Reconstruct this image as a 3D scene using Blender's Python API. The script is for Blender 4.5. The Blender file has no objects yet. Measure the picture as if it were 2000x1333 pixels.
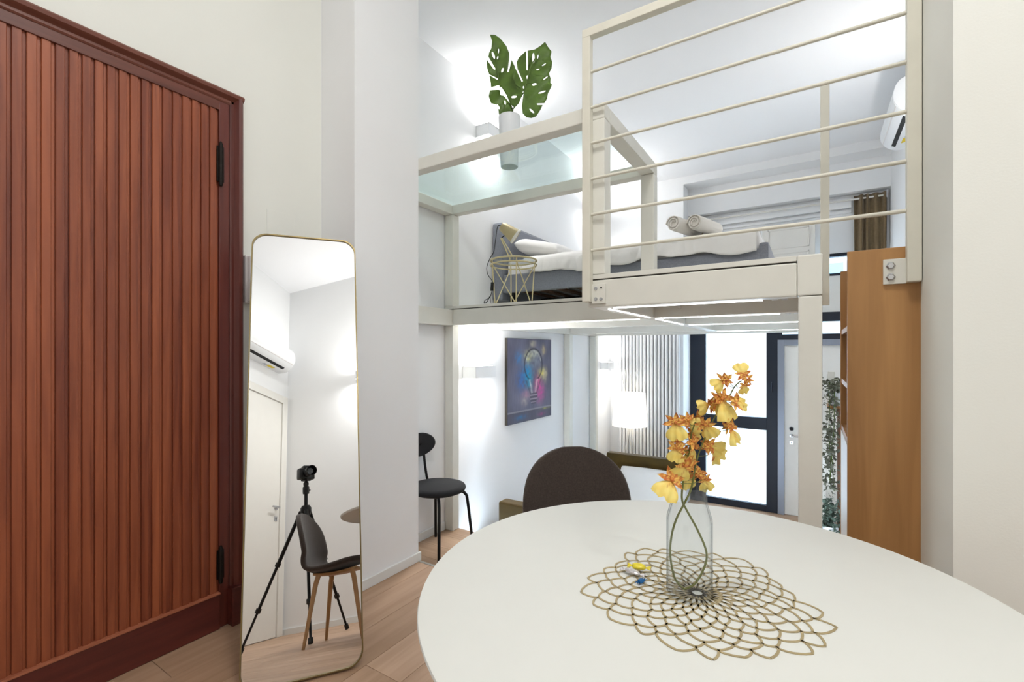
import bpy, bmesh, math, random
from mathutils import Vector, Matrix, noise
random.seed(7)
SC = bpy.context.scene
COL = SC.collection
R = math.radians

# ------------------------------------------------------------------ camera, world, exposure
FPX, HY, CH = 915.0, 688.0, 1.25
YAW = R(32.64)
cd = bpy.data.cameras.new('camera'); cam = bpy.data.objects.new('camera', cd); COL.objects.link(cam)
cam.location = (0, 0, CH); cam.rotation_euler = (R(90), 0, YAW)
cd.sensor_width = 36; cd.lens = FPX / 2000 * 36; cd.shift_y = (HY - 666.5) / 2000; cd.clip_start = 0.01
SC.camera = cam
W = bpy.data.worlds.new('world'); SC.world = W; W.use_nodes = True
bg = W.node_tree.nodes['Background']; bg.inputs[0].default_value = (.70, .85, 1.0, 1); bg.inputs[1].default_value = 14.0
SC.view_settings.view_transform = 'Standard'; SC.view_settings.look = 'None'
SC.view_settings.gamma = 1; SC.view_settings.use_curve_mapping = False
SC.view_settings.exposure = 0.0

FW = Vector((-math.sin(YAW), math.cos(YAW), 0)); RT = Vector((math.cos(YAW), math.sin(YAW), 0)); UP = Vector((0, 0, 1)); CM = Vector((0, 0, CH))
def ray(px, py): return FW + RT * ((px - 1000) / FPX) - UP * ((py - HY) / FPX)
def at_plane(px, py, axis, val):
    r = ray(px, py); return CM + r * ((val - CM[axis]) / r[axis])
def at_depth(px, py, d): return CM + ray(px, py) * d

# ------------------------------------------------------------------ materials
MATS = {}
def rgb(h):
    h = h.lstrip('#'); c = [int(h[i:i+2], 16) / 255 for i in (0, 2, 4)]
    return tuple((v / 12.92 if v <= .04045 else ((v + .055) / 1.055) ** 2.4) for v in c) + (1,)
def mat(name, col, rough=.5, metal=0, bump=0, bscale=60, var=0, vscale=8, sheen=0, coat=0, emit=None, estr=0, stretch=None, trans=0, ior=1.45, spec=None, sss=0):
    m = bpy.data.materials.new(name); m.use_nodes = True; nt = m.node_tree; p = nt.nodes['Principled BSDF']
    c = rgb(col) if isinstance(col, str) else col
    p.inputs['Base Color'].default_value = c; p.inputs['Roughness'].default_value = rough; p.inputs['Metallic'].default_value = metal
    p.inputs['IOR'].default_value = ior
    if sheen: p.inputs['Sheen Weight'].default_value = sheen; p.inputs['Sheen Roughness'].default_value = .4
    if coat: p.inputs['Coat Weight'].default_value = coat; p.inputs['Coat Roughness'].default_value = .15
    if trans: p.inputs['Transmission Weight'].default_value = trans
    if spec is not None: p.inputs['Specular IOR Level'].default_value = spec
    if emit: p.inputs['Emission Color'].default_value = rgb(emit) if isinstance(emit, str) else emit; p.inputs['Emission Strength'].default_value = estr
    tc = mp = None
    if bump or var:
        tc = nt.nodes.new('ShaderNodeTexCoord'); mp = nt.nodes.new('ShaderNodeMapping'); nt.links.new(tc.outputs['Object'], mp.inputs[0])
        if stretch: mp.inputs['Scale'].default_value = stretch
    if bump:
        n = nt.nodes.new('ShaderNodeTexNoise'); n.inputs['Scale'].default_value = bscale; n.inputs['Detail'].default_value = 3
        b = nt.nodes.new('ShaderNodeBump'); b.inputs['Strength'].default_value = bump; b.inputs['Distance'].default_value = .004
        nt.links.new(mp.outputs[0], n.inputs['Vector']); nt.links.new(n.outputs[0], b.inputs['Height']); nt.links.new(b.outputs[0], p.inputs['Normal'])
    if var:
        n = nt.nodes.new('ShaderNodeTexNoise'); n.inputs['Scale'].default_value = vscale; n.inputs['Detail'].default_value = 5
        cr = nt.nodes.new('ShaderNodeValToRGB'); lo = tuple(max(0, v * (1 - var)) for v in c[:3]) + (1,); hi = tuple(min(1, v * (1 + var)) for v in c[:3]) + (1,)
        cr.color_ramp.elements[0].color = lo; cr.color_ramp.elements[1].color = hi
        cr.color_ramp.elements[0].position = .3; cr.color_ramp.elements[1].position = .7
        nt.links.new(mp.outputs[0], n.inputs['Vector']); nt.links.new(n.outputs[0], cr.inputs[0]); nt.links.new(cr.outputs[0], p.inputs['Base Color'])
    MATS[name] = m; return m
def wood(name, dark, light, rough=.45, axis=2, scale=14, bump=.15, rnd=.12, coat=0):
    m = bpy.data.materials.new(name); m.use_nodes = True; nt = m.node_tree; p = nt.nodes['Principled BSDF']; L = nt.links.new
    p.inputs['Roughness'].default_value = rough
    if coat: p.inputs['Coat Weight'].default_value = coat; p.inputs['Coat Roughness'].default_value = .25
    tc = nt.nodes.new('ShaderNodeTexCoord'); mp = nt.nodes.new('ShaderNodeMapping'); s = [1, 1, 1]; s[axis] = .06; mp.inputs['Scale'].default_value = s
    oi = nt.nodes.new('ShaderNodeObjectInfo'); ad = nt.nodes.new('ShaderNodeVectorMath'); ad.operation = 'ADD'
    sc_ = nt.nodes.new('ShaderNodeVectorMath'); sc_.operation = 'SCALE'; sc_.inputs['Scale'].default_value = 13
    cb = nt.nodes.new('ShaderNodeCombineXYZ')
    for i in range(3): L(oi.outputs['Random'], cb.inputs[i])
    L(cb.outputs[0], sc_.inputs[0]); L(tc.outputs['Object'], mp.inputs[0]); L(mp.outputs[0], ad.inputs[0]); L(sc_.outputs[0], ad.inputs[1])
    n = nt.nodes.new('ShaderNodeTexNoise'); n.inputs['Scale'].default_value = scale * 4; n.inputs['Detail'].default_value = 6; n.inputs['Distortion'].default_value = .6
    n2 = nt.nodes.new('ShaderNodeTexNoise'); n2.inputs['Scale'].default_value = scale * .6; n2.inputs['Detail'].default_value = 3
    L(ad.outputs[0], n.inputs['Vector']); L(ad.outputs[0], n2.inputs['Vector'])
    mx = nt.nodes.new('ShaderNodeMath'); mx.operation = 'ADD'; L(n.outputs[0], mx.inputs[0]); L(n2.outputs[0], mx.inputs[1])
    hv = nt.nodes.new('ShaderNodeMath'); hv.operation = 'MULTIPLY_ADD'; hv.inputs[1].default_value = .5; L(mx.outputs[0], hv.inputs[0])
    rr = nt.nodes.new('ShaderNodeMath'); rr.operation = 'MULTIPLY_ADD'; rr.inputs[1].default_value = rnd; rr.inputs[2].default_value = -rnd / 2; L(oi.outputs['Random'], rr.inputs[0]); L(rr.outputs[0], hv.inputs[2])
    cr = nt.nodes.new('ShaderNodeValToRGB'); cr.color_ramp.elements[0].position = .34; cr.color_ramp.elements[1].position = .66
    cr.color_ramp.elements[0].color = rgb(dark); cr.color_ramp.elements[1].color = rgb(light)
    L(hv.outputs[0], cr.inputs[0]); L(cr.outputs[0], p.inputs['Base Color'])
    b = nt.nodes.new('ShaderNodeBump'); b.inputs['Strength'].default_value = bump; b.inputs['Distance'].default_value = .003; L(n.outputs[0], b.inputs['Height']); L(b.outputs[0], p.inputs['Normal'])
    MATS[name] = m; return m
def thin_glass(name, tint, rough=0, base=.04, edge=.9, power=5, dark=None):
    m = bpy.data.materials.new(name); m.use_nodes = True; nt = m.node_tree; L = nt.links.new
    for n in list(nt.nodes):
        if n.type != 'OUTPUT_MATERIAL': nt.nodes.remove(n)
    out = [n for n in nt.nodes][0]
    t = nt.nodes.new('ShaderNodeBsdfTransparent'); t.inputs[0].default_value = tint
    g = nt.nodes.new('ShaderNodeBsdfGlossy'); g.inputs['Roughness'].default_value = rough; g.inputs[0].default_value = (.95, .97, 1, 1)
    lw = nt.nodes.new('ShaderNodeLayerWeight'); lw.inputs[0].default_value = .5
    pw_ = nt.nodes.new('ShaderNodeMath'); pw_.operation = 'POWER'; pw_.inputs[1].default_value = power; L(lw.outputs['Facing'], pw_.inputs[0])
    mu = nt.nodes.new('ShaderNodeMath'); mu.operation = 'MULTIPLY_ADD'; mu.inputs[1].default_value = edge; mu.inputs[2].default_value = base; L(pw_.outputs[0], mu.inputs[0])
    if dark:
        p4 = nt.nodes.new('ShaderNodeMath'); p4.operation = 'POWER'; p4.inputs[1].default_value = 6; L(lw.outputs['Facing'], p4.inputs[0])
        mc = nt.nodes.new('ShaderNodeMix'); mc.data_type = 'RGBA'; L(p4.outputs[0], mc.inputs[0]); mc.inputs[6].default_value = tint; mc.inputs[7].default_value = dark; L(mc.outputs[2], t.inputs[0])
    mx = nt.nodes.new('ShaderNodeMixShader'); L(mu.outputs[0], mx.inputs[0]); L(t.outputs[0], mx.inputs[1]); L(g.outputs[0], mx.inputs[2]); L(mx.outputs[0], out.inputs[0])
    MATS[name] = m; return m
def frosted(name, col):
    m = bpy.data.materials.new(name); m.use_nodes = True; nt = m.node_tree; L = nt.links.new
    for n in list(nt.nodes):
        if n.type != 'OUTPUT_MATERIAL': nt.nodes.remove(n)
    out = [n for n in nt.nodes][0]
    t = nt.nodes.new('ShaderNodeBsdfTranslucent'); t.inputs[0].default_value = col
    d = nt.nodes.new('ShaderNodeBsdfDiffuse'); d.inputs[0].default_value = (.8, .83, .86, 1)
    mx = nt.nodes.new('ShaderNodeMixShader'); mx.inputs[0].default_value = .12
    L(t.outputs[0], mx.inputs[1]); L(d.outputs[0], mx.inputs[2]); L(mx.outputs[0], out.inputs[0]); MATS[name] = m; return m
def vcol(name, rough=.6, sheen=0, sss=0):
    m = bpy.data.materials.new(name); m.use_nodes = True; nt = m.node_tree; p = nt.nodes['Principled BSDF']; p.inputs['Roughness'].default_value = rough
    a = nt.nodes.new('ShaderNodeVertexColor'); a.layer_name = 'col'; nt.links.new(a.outputs[0], p.inputs['Base Color']); MATS[name] = m; return m

mat('wall', '#f6f7f8', .85, bump=.06, bscale=180, var=.012, vscale=2)
mat('wallcream', '#f2f3ec', .85, bump=.06, bscale=180, var=.015, vscale=2)
mat('ceil', '#f7f8fa', .9, bump=.04, bscale=120)
mat('basebd', '#e9eae8', .45, bump=.02)
mat('steel', '#e8e7de', .38, bump=.03, bscale=200, var=.02, vscale=10)
mat('rail', '#e4e1d3', .4, bump=.03, bscale=200, var=.03, vscale=12)
mat('gap', '#3a3732', .8, bump=.02)
wood('door_slat', '#6e301c', '#a55a38', .42, 2, 10, .25, .18, coat=.15)
wood('door_frame', '#4d1d16', '#6f3226', .4, 2, 9, .2, .1, coat=.2)
wood('door_kick', '#481a15', '#682a20', .45, 1, 9, .2, .1, coat=.1)
wood('door_rail', '#5a2c20', '#7c4636', .42, 1, 9, .2, .1, coat=.15)
wood('door_ledge', '#8c4a33', '#b56f50', .45, 1, 9, .2, .1)
wood('oak', '#a58468', '#c3a186', .5, 1, 6, .12, .16)
wood('oak2', '#a38468', '#c4a488', .5, 0, 6, .12, .16)
wood('ply', '#96693a', '#c4935c', .42, 2, 5, .06, .02)
wood('legwood', '#9a7248', '#b98d5c', .45, 2, 10, .1, .05)
mat('iron', '#211d1a', .5, metal=.6, bump=.3, bscale=90)
mat('brass', '#8f7f58', .3, metal=.9, bump=.03, bscale=300)
mat('goldwire', '#d8cba0', .35, metal=.55, bump=.02)
mat('mirror', (.93, .94, .94, 1), .0, metal=1)
mat('white_paint', '#eceae4', .35, bump=.03, bscale=150, var=.01)
mat('table_white', '#e2e3de', .55, bump=.015, bscale=250, var=.008, spec=.3)
mat('fab_brown', '#403732', .92, bump=.5, bscale=420, var=.22, vscale=160, sheen=.25)
mat('fab_black', '#18181b', .9, bump=.5, bscale=420, var=.15, vscale=150, sheen=.06)
mat('blackmetal', '#141415', .4, metal=.3, bump=.05)
mat('blackplastic', '#121213', .45, bump=.1, bscale=200)
mat('lensglass', '#0a0b12', .03, coat=1, bump=.0)
mat('plastic', '#eef0f2', .35, bump=.01)
mat('plasticgrey', '#e0dcdb', .4, bump=.02)
mat('darkslot', '#0d0f12', .6, bump=.02)
mat('yellowlabel', '#e3c72e', .6, bump=.02)
mat('greylabel', '#b9bcc6', .6, bump=.02)
mat('bedgrey', '#8b8f99', .95, bump=.4, bscale=300, var=.1, vscale=120, sheen=.3)
mat('linen', '#f1f0ee', .9, bump=.35, bscale=26, var=.02, vscale=5, sheen=.2)
mat('towel', '#f3efe8', .95, bump=.7, bscale=260, sheen=.3)
mat('velvet', '#4d3b0c', .8, bump=.2, bscale=200, var=.2, vscale=7, sheen=.25)
mat('goldshade', '#cfc096', .35, metal=.35, bump=.03)
mat('navy', '#0b1728', .45, bump=.03)
mat('alu', '#8d93a0', .4, metal=.5, bump=.03)
mat('chrome', '#c6c8cc', .2, metal=.9, bump=.02)
mat('curtain', '#7d6a4e', .9, bump=.3, bscale=200, var=.1, vscale=40, sheen=.2)
mat('radiator', '#eff0f2', .35, bump=.02)
mat('shade', '#fbf7ee', .8, bump=.1, bscale=200, emit=(1, .95, .88, 1), estr=.75)
mat('lampdiff', '#ffffff', .6, emit=(1, .97, .92, 1), estr=12)
mat('bedlampwhite', '#f6f3ea', .5, bump=.02)
mat('led', '#ffffff', .6, emit=(.93, .96, 1, 1), estr=6)
mat('leaf', '#58762b', .42, bump=.15, bscale=30, var=.3, vscale=14)
mat('leafstem', '#55702a', .5, bump=.1)
mat('vine', '#6c7060', .6, bump=.2, bscale=40, var=.35, vscale=25)
mat('vine2', '#5d6f62', .6, bump=.2, bscale=40, var=.35, vscale=25)
mat('pot', '#eef0f4', .3, bump=.02)
mat('soil', '#4b4038', .9, bump=.6)
mat('stem', '#6f7337', .5, bump=.1, var=.15, vscale=20)
mat('matgold', '#b8a67e', .38, metal=.35, bump=.05, bscale=200, var=.08, vscale=30)
mat('candy_yellow', '#ecd93c', .25, bump=.25, bscale=60, var=.12, vscale=30)
mat('candy_silver', '#d9d6d8', .22, metal=.5, bump=.6, bscale=120, var=.25, vscale=80)
mat('candy_blue', '#0f5f9c', .25, metal=.25, bump=.4, bscale=90, var=.2, vscale=60)
mat('strip', '#b9b5ac', .35, metal=.6, bump=.03)
mat('slatwood', '#6b4a33', .6, bump=.2, var=.15)
mat('facade', '#8f979d', .9, bump=.1, var=.03)
mat('bluepane', '#4f86ad', .15, bump=.02)
mat('concrete', '#b7b2a8', .9, bump=.2, var=.06)
thin_glass('shelfglass', (.90, .965, .955, 1), 0, edge=.5)
thin_glass('vaseglass', (.97, .978, .98, 1), 0, edge=.35, power=3.5, base=.03, dark=(.22, .26, .28, 1))
thin_glass('windowglass', (.95, .98, 1, 1), 0)
frosted('frosted', (.95, .975, 1, 1))
vcol('print', .75); vcol('petal', .55)

# ------------------------------------------------------------------ mesh builder
class MB:
    def __init__(s): s.bm = bmesh.new()
    def box(s, x0, x1, y0, y1, z0, z1, bev=0):
        r = bmesh.ops.create_cube(s.bm, size=1); vs = r['verts']
        for v in vs: v.co = Vector(((x0 + x1) / 2 + v.co.x * (x1 - x0), (y0 + y1) / 2 + v.co.y * (y1 - y0), (z0 + z1) / 2 + v.co.z * (z1 - z0)))
        if bev:
            es = list({e for v in vs for e in v.link_edges})
            bmesh.ops.bevel(s.bm, geom=es, offset=bev, segments=2, affect='EDGES', profile=.6)
        return s
    def obox(s, c, ax, ay, az, bev=0):     # oriented box: centre, half-axis vectors
        r = bmesh.ops.create_cube(s.bm, size=2); vs = r['verts']; c = Vector(c); ax, ay, az = Vector(ax), Vector(ay), Vector(az)
        for v in vs: v.co = c + ax * v.co.x + ay * v.co.y + az * v.co.z
        if bev:
            es = list({e for v in vs for e in v.link_edges}); bmesh.ops.bevel(s.bm, geom=es, offset=bev, segments=2, affect='EDGES')
        return s
    def tube(s, pts, rad, seg=10, closed=False, cap=True):
        pts = [Vector(p) for p in pts]; n = len(pts); rads = rad if isinstance(rad, (list, tuple)) else [rad] * n
        rings = []; prev = None
        for i, p in enumerate(pts):
            if closed: t = pts[(i + 1) % n] - pts[i - 1]
            else: t = pts[min(i + 1, n - 1)] - pts[max(i - 1, 0)]
            t.normalize()
            if prev is None:
                a = Vector((0, 0, 1)) if abs(t.z) < .9 else Vector((1, 0, 0)); u = t.cross(a).normalized()
            else: u = (prev - t * prev.dot(t)).normalized()
            prev = u; w = t.cross(u)
            rings.append([s.bm.verts.new(p + (u * math.cos(k * 2 * math.pi / seg) + w * math.sin(k * 2 * math.pi / seg)) * rads[i]) for k in range(seg)])
        m = n if closed else n - 1
        for i in range(m):
            a, b = rings[i], rings[(i + 1) % n]
            for k in range(seg): s.bm.faces.new((a[k], a[(k + 1) % seg], b[(k + 1) % seg], b[k]))
        if not closed and cap:
            s.bm.faces.new(rings[0][::-1]); s.bm.faces.new(rings[-1])
        return s
    def lathe(s, prof, c=(0, 0, 0), seg=32, axis=None):
        c = Vector(c); rings = []
        if axis is None: U_, V_, A_ = Vector((1, 0, 0)), Vector((0, 1, 0)), Vector((0, 0, 1))
        else:
            A_ = Vector(axis).normalized(); h = Vector((0, 0, 1)) if abs(A_.z) < .9 else Vector((1, 0, 0)); U_ = A_.cross(h).normalized(); V_ = A_.cross(U_)
        for r, z in prof:
            if r < 1e-6: rings.append([s.bm.verts.new(c + A_ * z)])
            else: rings.append([s.bm.verts.new(c + A_ * z + (U_ * math.cos(k * 2 * math.pi / seg) + V_ * math.sin(k * 2 * math.pi / seg)) * r) for k in range(seg)])
        for a, b in zip(rings, rings[1:]):
            for k in range(seg):
                k2 = (k + 1) % seg
                if len(a) == 1 and len(b) == 1: continue
                if len(a) == 1: s.bm.faces.new((a[0], b[k], b[k2]))
                elif len(b) == 1: s.bm.faces.new((a[k], a[k2], b[0]))
                else: s.bm.faces.new((a[k], a[k2], b[k2], b[k]))
        return s
    def grid(s, fn, nu, nv):
        vs = [[s.bm.verts.new(Vector(fn(i / nu, j / nv))) for j in range(nv + 1)] for i in range(nu + 1)]
        for i in range(nu):
            for j in range(nv): s.bm.faces.new((vs[i][j], vs[i + 1][j], vs[i + 1][j + 1], vs[i][j + 1]))
        return vs
    def prism(s, poly, d0, d1, f):           # poly 2D list, f(u,v,d) -> Vector
        a = [s.bm.verts.new(f(u, v, d0)) for u, v in poly]; b = [s.bm.verts.new(f(u, v, d1)) for u, v in poly]
        s.bm.faces.new(a[::-1]); s.bm.faces.new(b); n = len(poly)
        for i in range(n): s.bm.faces.new((a[i], a[(i + 1) % n], b[(i + 1) % n], b[i]))
        return s
    def build(s, name, m, parent=None, smooth=False, sub=0, solid=0, off=0, ang=40):
        bmesh.ops.recalc_face_normals(s.bm, faces=s.bm.faces)
        me = bpy.data.meshes.new(name); s.bm.to_mesh(me); s.bm.free()
        o = bpy.data.objects.new(name, me); COL.objects.link(o)
        me.materials.append(MATS[m])
        if parent: o.parent = parent
        if smooth:
            for p in me.polygons: p.use_smooth = True
            if ang < 180:
                try: me.set_sharp_from_angle(angle=R(ang))
                except Exception: pass
        if solid:
            md = o.modifiers.new('s', 'SOLIDIFY'); md.thickness = solid; md.offset = off
        if sub:
            md = o.modifiers.new('d', 'SUBSURF'); md.levels = sub; md.render_levels = sub
        return o
def tag(o, label=None, cat=None, group=None, kind=None):
    if label: o['label'] = label
    if cat: o['category'] = cat
    if group: o['group'] = group
    if kind: o['kind'] = kind
    return o
def thing(name, label, cat, loc=(0, 0, 0), rz=0, group=None, kind=None):
    o = bpy.data.objects.new(name, None); COL.objects.link(o); o.location = loc; o.rotation_euler = (0, 0, rz); o.empty_display_size = .1
    return tag(o, label, cat, group, kind)
def bx(name, m, parent, *a, bev=0): return MB().box(*a, bev=bev).build(name, m, parent)
def struct(name, m, label, *a, bev=0, parent=None):
    o = bx(name, m, parent, *a, bev=bev)
    if parent is None: tag(o, label, kind='structure')
    return o
def copy_tree(o, parent=None):
    c = o.copy(); COL.objects.link(c)
    if parent: c.parent = parent
    for ch in [x for x in COL.objects if x.parent == o]: copy_tree(ch, c)
    return c
def clean(prof, n):                          # resample a polyline with Catmull-Rom
    P_ = [Vector(p) for p in prof]; out = []
    m = len(P_) - 1
    for i in range(m * n + 1):
        t = i / n; k = min(int(t), m - 1); u = t - k
        a, b, c, d = P_[max(k - 1, 0)], P_[k], P_[k + 1], P_[min(k + 2, m)]
        out.append(.5 * ((2 * b) + (c - a) * u + (2 * a - 5 * b + 4 * c - d) * u * u + (3 * b - a - 3 * c + d) * u ** 3))
    return out
def area_light(name, loc, rot, sx, sy, power, col, parent=None):
    l = bpy.data.lights.new(name, 'AREA'); l.shape = 'RECTANGLE'; l.size = sx; l.size_y = sy; l.energy = power; l.color = col
    o = bpy.data.objects.new(name, l); COL.objects.link(o); o.location = loc; o.rotation_euler = rot
    if parent: o.parent = parent
    return o

# ------------------------------------------------------------------ key dimensions
XD = -2.26                 # entrance-door wall
XP, YP0, YP1 = -1.985, 1.595, 2.06     # pier
XL = -2.48                 # left wall beyond the pier
YS = 2.06                  # step edge
ZL, ZF = -.17, -.85        # landing, lower floor
YB0, YB1, YB2 = 6.56, 6.846, 6.99      # back wall, panel, window planes
XR = .761
ZC, ZC2 = 3.61, 4.08        # rear and dining ceilings
XS, YW = .306, 1.627       # right pier side, cream wall face
CX, CY = 1.286, -1.224       # rear corner of the dining room
A20 = R(3)
dW = Vector((-math.cos(A20), math.sin(A20), 0)); dR = Vector((math.sin(A20), math.cos(A20), 0))

# ------------------------------------------------------------------ floors
fl = MB(); fl.box(-2.6, 2.8, -1.8, YS, -.30, -.012); floor = fl.build('floor', 'concrete'); tag(floor, 'pale oak plank floor of the dining area', kind='structure')
pw, pl = .19, 1.25
pmesh = MB().box(-pw / 2 + .0008, pw / 2 - .0008, -pl / 2 + .0008, pl / 2 - .0008, -.012, 0, bev=.0012)
proto = None
def room_ok(x, y):
    q = Vector((x - CX, y - CY, 0)); return q.dot(dR) > -.1 and q.dot(dW) > -.15
i = 0; x = -2.26 + pw / 2
while x < 2.6:
    y = YS - pl / 2 - ((i * .41) % 1) * pl + pl
    while y > -2.2:
        y0, y1 = y - pl / 2, y + pl / 2
        a, b = max(y0, -1.8), min(y1, YS)
        if b - a > .05 and any(room_ok(xx, yy) for xx in (x - .09, x + .09) for yy in (a, b)):
            full = (b - a) > pl - .001
            if full and proto is not None:
                o = proto.copy(); COL.objects.link(o)
            else:
                o = MB().box(-pw / 2 + .0008, pw / 2 - .0008, -(b - a) / 2 + .0008, (b - a) / 2 - .0008, -.012, 0, bev=.0012).build('floor_plank', 'oak', floor)
                if full: proto = o
            o.location = (x, (a + b) / 2, 0)
        y -= pl
    x += pw; i += 1
pmesh.bm.free()
land = MB().box(XL - .2, XR + .2, YS, 2.95, -.40, ZL - .012).build('floor_landing', 'concrete'); tag(land, 'sunken oak landing below the step edge', kind='structure')
x = XL; i = 0; pr2 = None
for j in range(5):
    y = YS + .089 + j * .178
    for k in range(3):
        a = XL + k * 1.3 - (j % 3) * .4; b = a + 1.3
        a, b = max(a, XL), min(b, XR)
        if b - a < .05: continue
        o = MB().box(-(b - a) / 2 + .0008, (b - a) / 2 - .0008, -.0882, .0882, -.012, 0, bev=.0012).build('floor_plank', 'oak2', land); o.location = ((a + b) / 2, y, ZL)
struct('floor_lower', 'oak2', 'oak floor of the sunken living area', XL - .2, XR + .2, 2.95, YB2 + .2, ZF - .1, ZF)
struct('trim_1', 'strip', 'slim metal nosing along the step edge', XP + .002, XS, YS - .012, YS + .006, -.02, .0025, bev=.001)

# ------------------------------------------------------------------ walls and ceilings
wl = thing('wall_left', 'tall white wall holding the wooden entrance door', None, kind='structure')
bx('wall_panel', 'wallcream', wl, XD - .25, XD, 1.128, YP0 + .1, 0, ZC2)
bx('wall_panel', 'wallcream', wl, XD - .25, XD, -1.6, 1.128, 2.412, ZC2)
bx('wall_panel', 'wallcream', wl, XD - .25, XD, -1.6, .06, 0, 2.412)
bx('leak_blocker', 'wallcream', wl, XD - .25, XD - .06, .06, 1.128, 0, 2.412)  # unseen panel added to block outside light leaking under the door
struct('wall_pier', 'wall', 'white wall pier between the mirror and the loft', XD - .3, XP, YP0, YP1, ZL, ZC2)
struct('wall_left_rear', 'wall', 'white side wall behind the loft', XL - .2, XL, YP1 - .1, YB0 + .6, ZF, ZC2)
struct('wall_right', 'wallcream', 'cream wall at the right edge with grey side return', XS, 2.9, YW, 2.055, -.3, ZC2)
struct('wall_right_rear', 'wall', 'white side wall behind the bookcase', XR, XR + .2, 2.055, YB2 + .2, ZF, ZC2)
def owall(name, m, label, p, d, L_, th, z0, z1, nrm, parent=None):
    p = Vector(p); c = p + d * (L_ / 2) + nrm * (-th / 2) + Vector((0, 0, (z0 + z1) / 2))
    o = MB().obox(c, d * (L_ / 2), nrm * (th / 2), (0, 0, (z1 - z0) / 2)).build(name, m, parent)
    return o if parent else tag(o, label, kind='structure')
cp = Vector((CX, CY, 0))
owall('wall_dining_right', 'wall', 'white wall seen in the mirror beside the chair', cp - dR * .2, dR, 3.3, .15, 0, ZC2, dW)
owall('wall_dining_rear', 'wall', 'white wall seen in the mirror above the white door', cp, dW, 4.3, .15, 0, ZC2, dR)
struct('ceiling', 'ceil', 'white ceiling over the loft', XL - .2, XR + .2, YS, YB0 + .6, ZC, ZC + .65)
struct('ceiling_dining', 'ceil', 'high white ceiling over the dining area', -2.6, 3.0, -1.9, YS + .05, ZC2, ZC2 + .1)
# back wall with niche
wb = thing('wall_back', 'white back wall with a deep window niche', None, kind='structure')
XN = -1.46
bx('wall_panel', 'wall', wb, XL, XN, YB0, YB2 + .15, ZF, ZC)
bx('wall_panel', 'wall', wb, XN, XR, YB0, YB2 + .15, 3.51, ZC)
bx('wall_panel', 'wall', wb, XN, XR, YB1, YB2 + .15, 3.15, 3.51)
bx('wall_panel', 'wall', wb, XN, XR, YB2, YB2 + .12, 2.461, 3.15)
bx('blind_box', 'wall', wb, -1.3, .40, YB2 - .05, YB2, 2.99, 3.11, bev=.006)
bx('cornice', 'wall', wb, -1.3, .40, YB2 - .03, YB2, 2.93, 2.965, bev=.006)
bx('spandrel', 'white_paint', wb, -.376, XR, YB2, YB2 + .1, 1.745, 2.189)
bx('spandrel', 'white_paint', wb, XN, -.376, YB2, YB2 + .1, 1.745, 2.189)
# baseboards
BH, BT = .053, .013
def bb(name, label, *a): struct(name, 'basebd', label, *a, bev=.003)
bb('baseboard_pier', 'white skirting along the pier', XP, XP + BT, YP0 - BT, YP1 + .012, 0, BH)
bb('baseboard_nook', 'white skirting in the nook behind the mirror', XD, XP, YP0 - BT, YP0, 0, BH)
bb('baseboard_left', 'white skirting beside the door frame', XD, XD + BT, 1.17, YP0, 0, BH)
bb('baseboard_left_rear', 'white skirting behind the black chair', XL, XL + BT, YP1, 2.86, ZL, ZL + BH + .01)
o = MB().obox(cp + dR * 1.4 + dW * (BT / 2) + Vector((0, 0, BH / 2)), dR * 1.4, dW * (BT / 2), (0, 0, BH / 2)).build('baseboard_right', 'basebd'); tag(o, 'white skirting reflected in the mirror', kind='structure')

# ------------------------------------------------------------------ windows and back door
def window(n, label, x0, x1, z0, z1, fr, panes):
    w = thing('window_%d' % n, label, None, (0, 0, 0), kind='structure')
    yb = YB2 + .02; t = .06
    bx('frame', 'navy', w, x0, x0 + fr[0], yb - .03, yb + t, z0, z1, bev=.003); bx('frame', 'navy', w, x1 - fr[1], x1, yb - .03, yb + t, z0, z1, bev=.003)
    bx('frame', 'navy', w, x0 + fr[0], x1 - fr[1], yb - .03, yb + t, z0, z0 + fr[2], bev=.003); bx('frame', 'navy', w, x0 + fr[0], x1 - fr[1], yb - .03, yb + t, z1 - fr[3], z1, bev=.003)
    for (a, b, m) in panes: bx('pane', m, w, x0 + fr[0], x1 - fr[1], yb + .02, yb + .026, a, b)
    return w
w1 = window(1, 'tall dark navy window with frosted white panes', XN, -.376, ZF, 1.745, (.205, .13, .085, .115), [(.223, 1.63, 'frosted'), (ZF + .08, .383, 'frosted')])
bx('mid_rail', 'navy', w1, XN + .2, -.5, YB2 - .02, YB2 + .08, .223, .383, bev=.003)
MB().tube([(-.44, YB2 - .03, .85), (-.44, YB2 - .06, .85), (-.44, YB2 - .06, .73)], .008).build('handle', 'navy', w1, True)
window(2, 'clear transom pane above the white back door', -.376, XR, 1.4075, 1.745, (.05, .04, .07, .115), [(1.47, 1.64, 'windowglass')])
window(3, 'narrow clear clerestory window beside the bookcase top', XN, XR, 2.189, 2.461, (.04, .04, .031, .038), [(2.21, 2.43, 'windowglass')])
d2 = thing('door_2', 'white back door in a grey metal frame', None, kind='structure')
bx('frame', 'alu', d2, -.376, -.30, YB2 - .03, YB2 + .08, ZF, 1.4075, bev=.003); bx('frame', 'alu', d2, -.30, .62, YB2 - .03, YB2 + .08, 1.335, 1.4075, bev=.003); bx('frame', 'alu', d2, .62, XR, YB2 - .03, YB2 + .08, ZF, 1.4075, bev=.003)
bx('leaf', 'white_paint', d2, -.30, .62, YB2, YB2 + .05, ZF + .008, 1.335, bev=.002)
q = at_plane(1546, 838, 1, YB2)
lk = MB().lathe([(0, .02), (.02, .02), (.026, .012), (.03, 0)], (q.x, YB2, q.z), 20, (0, -1, 0)).build('lock', 'chrome', d2, True)
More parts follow.
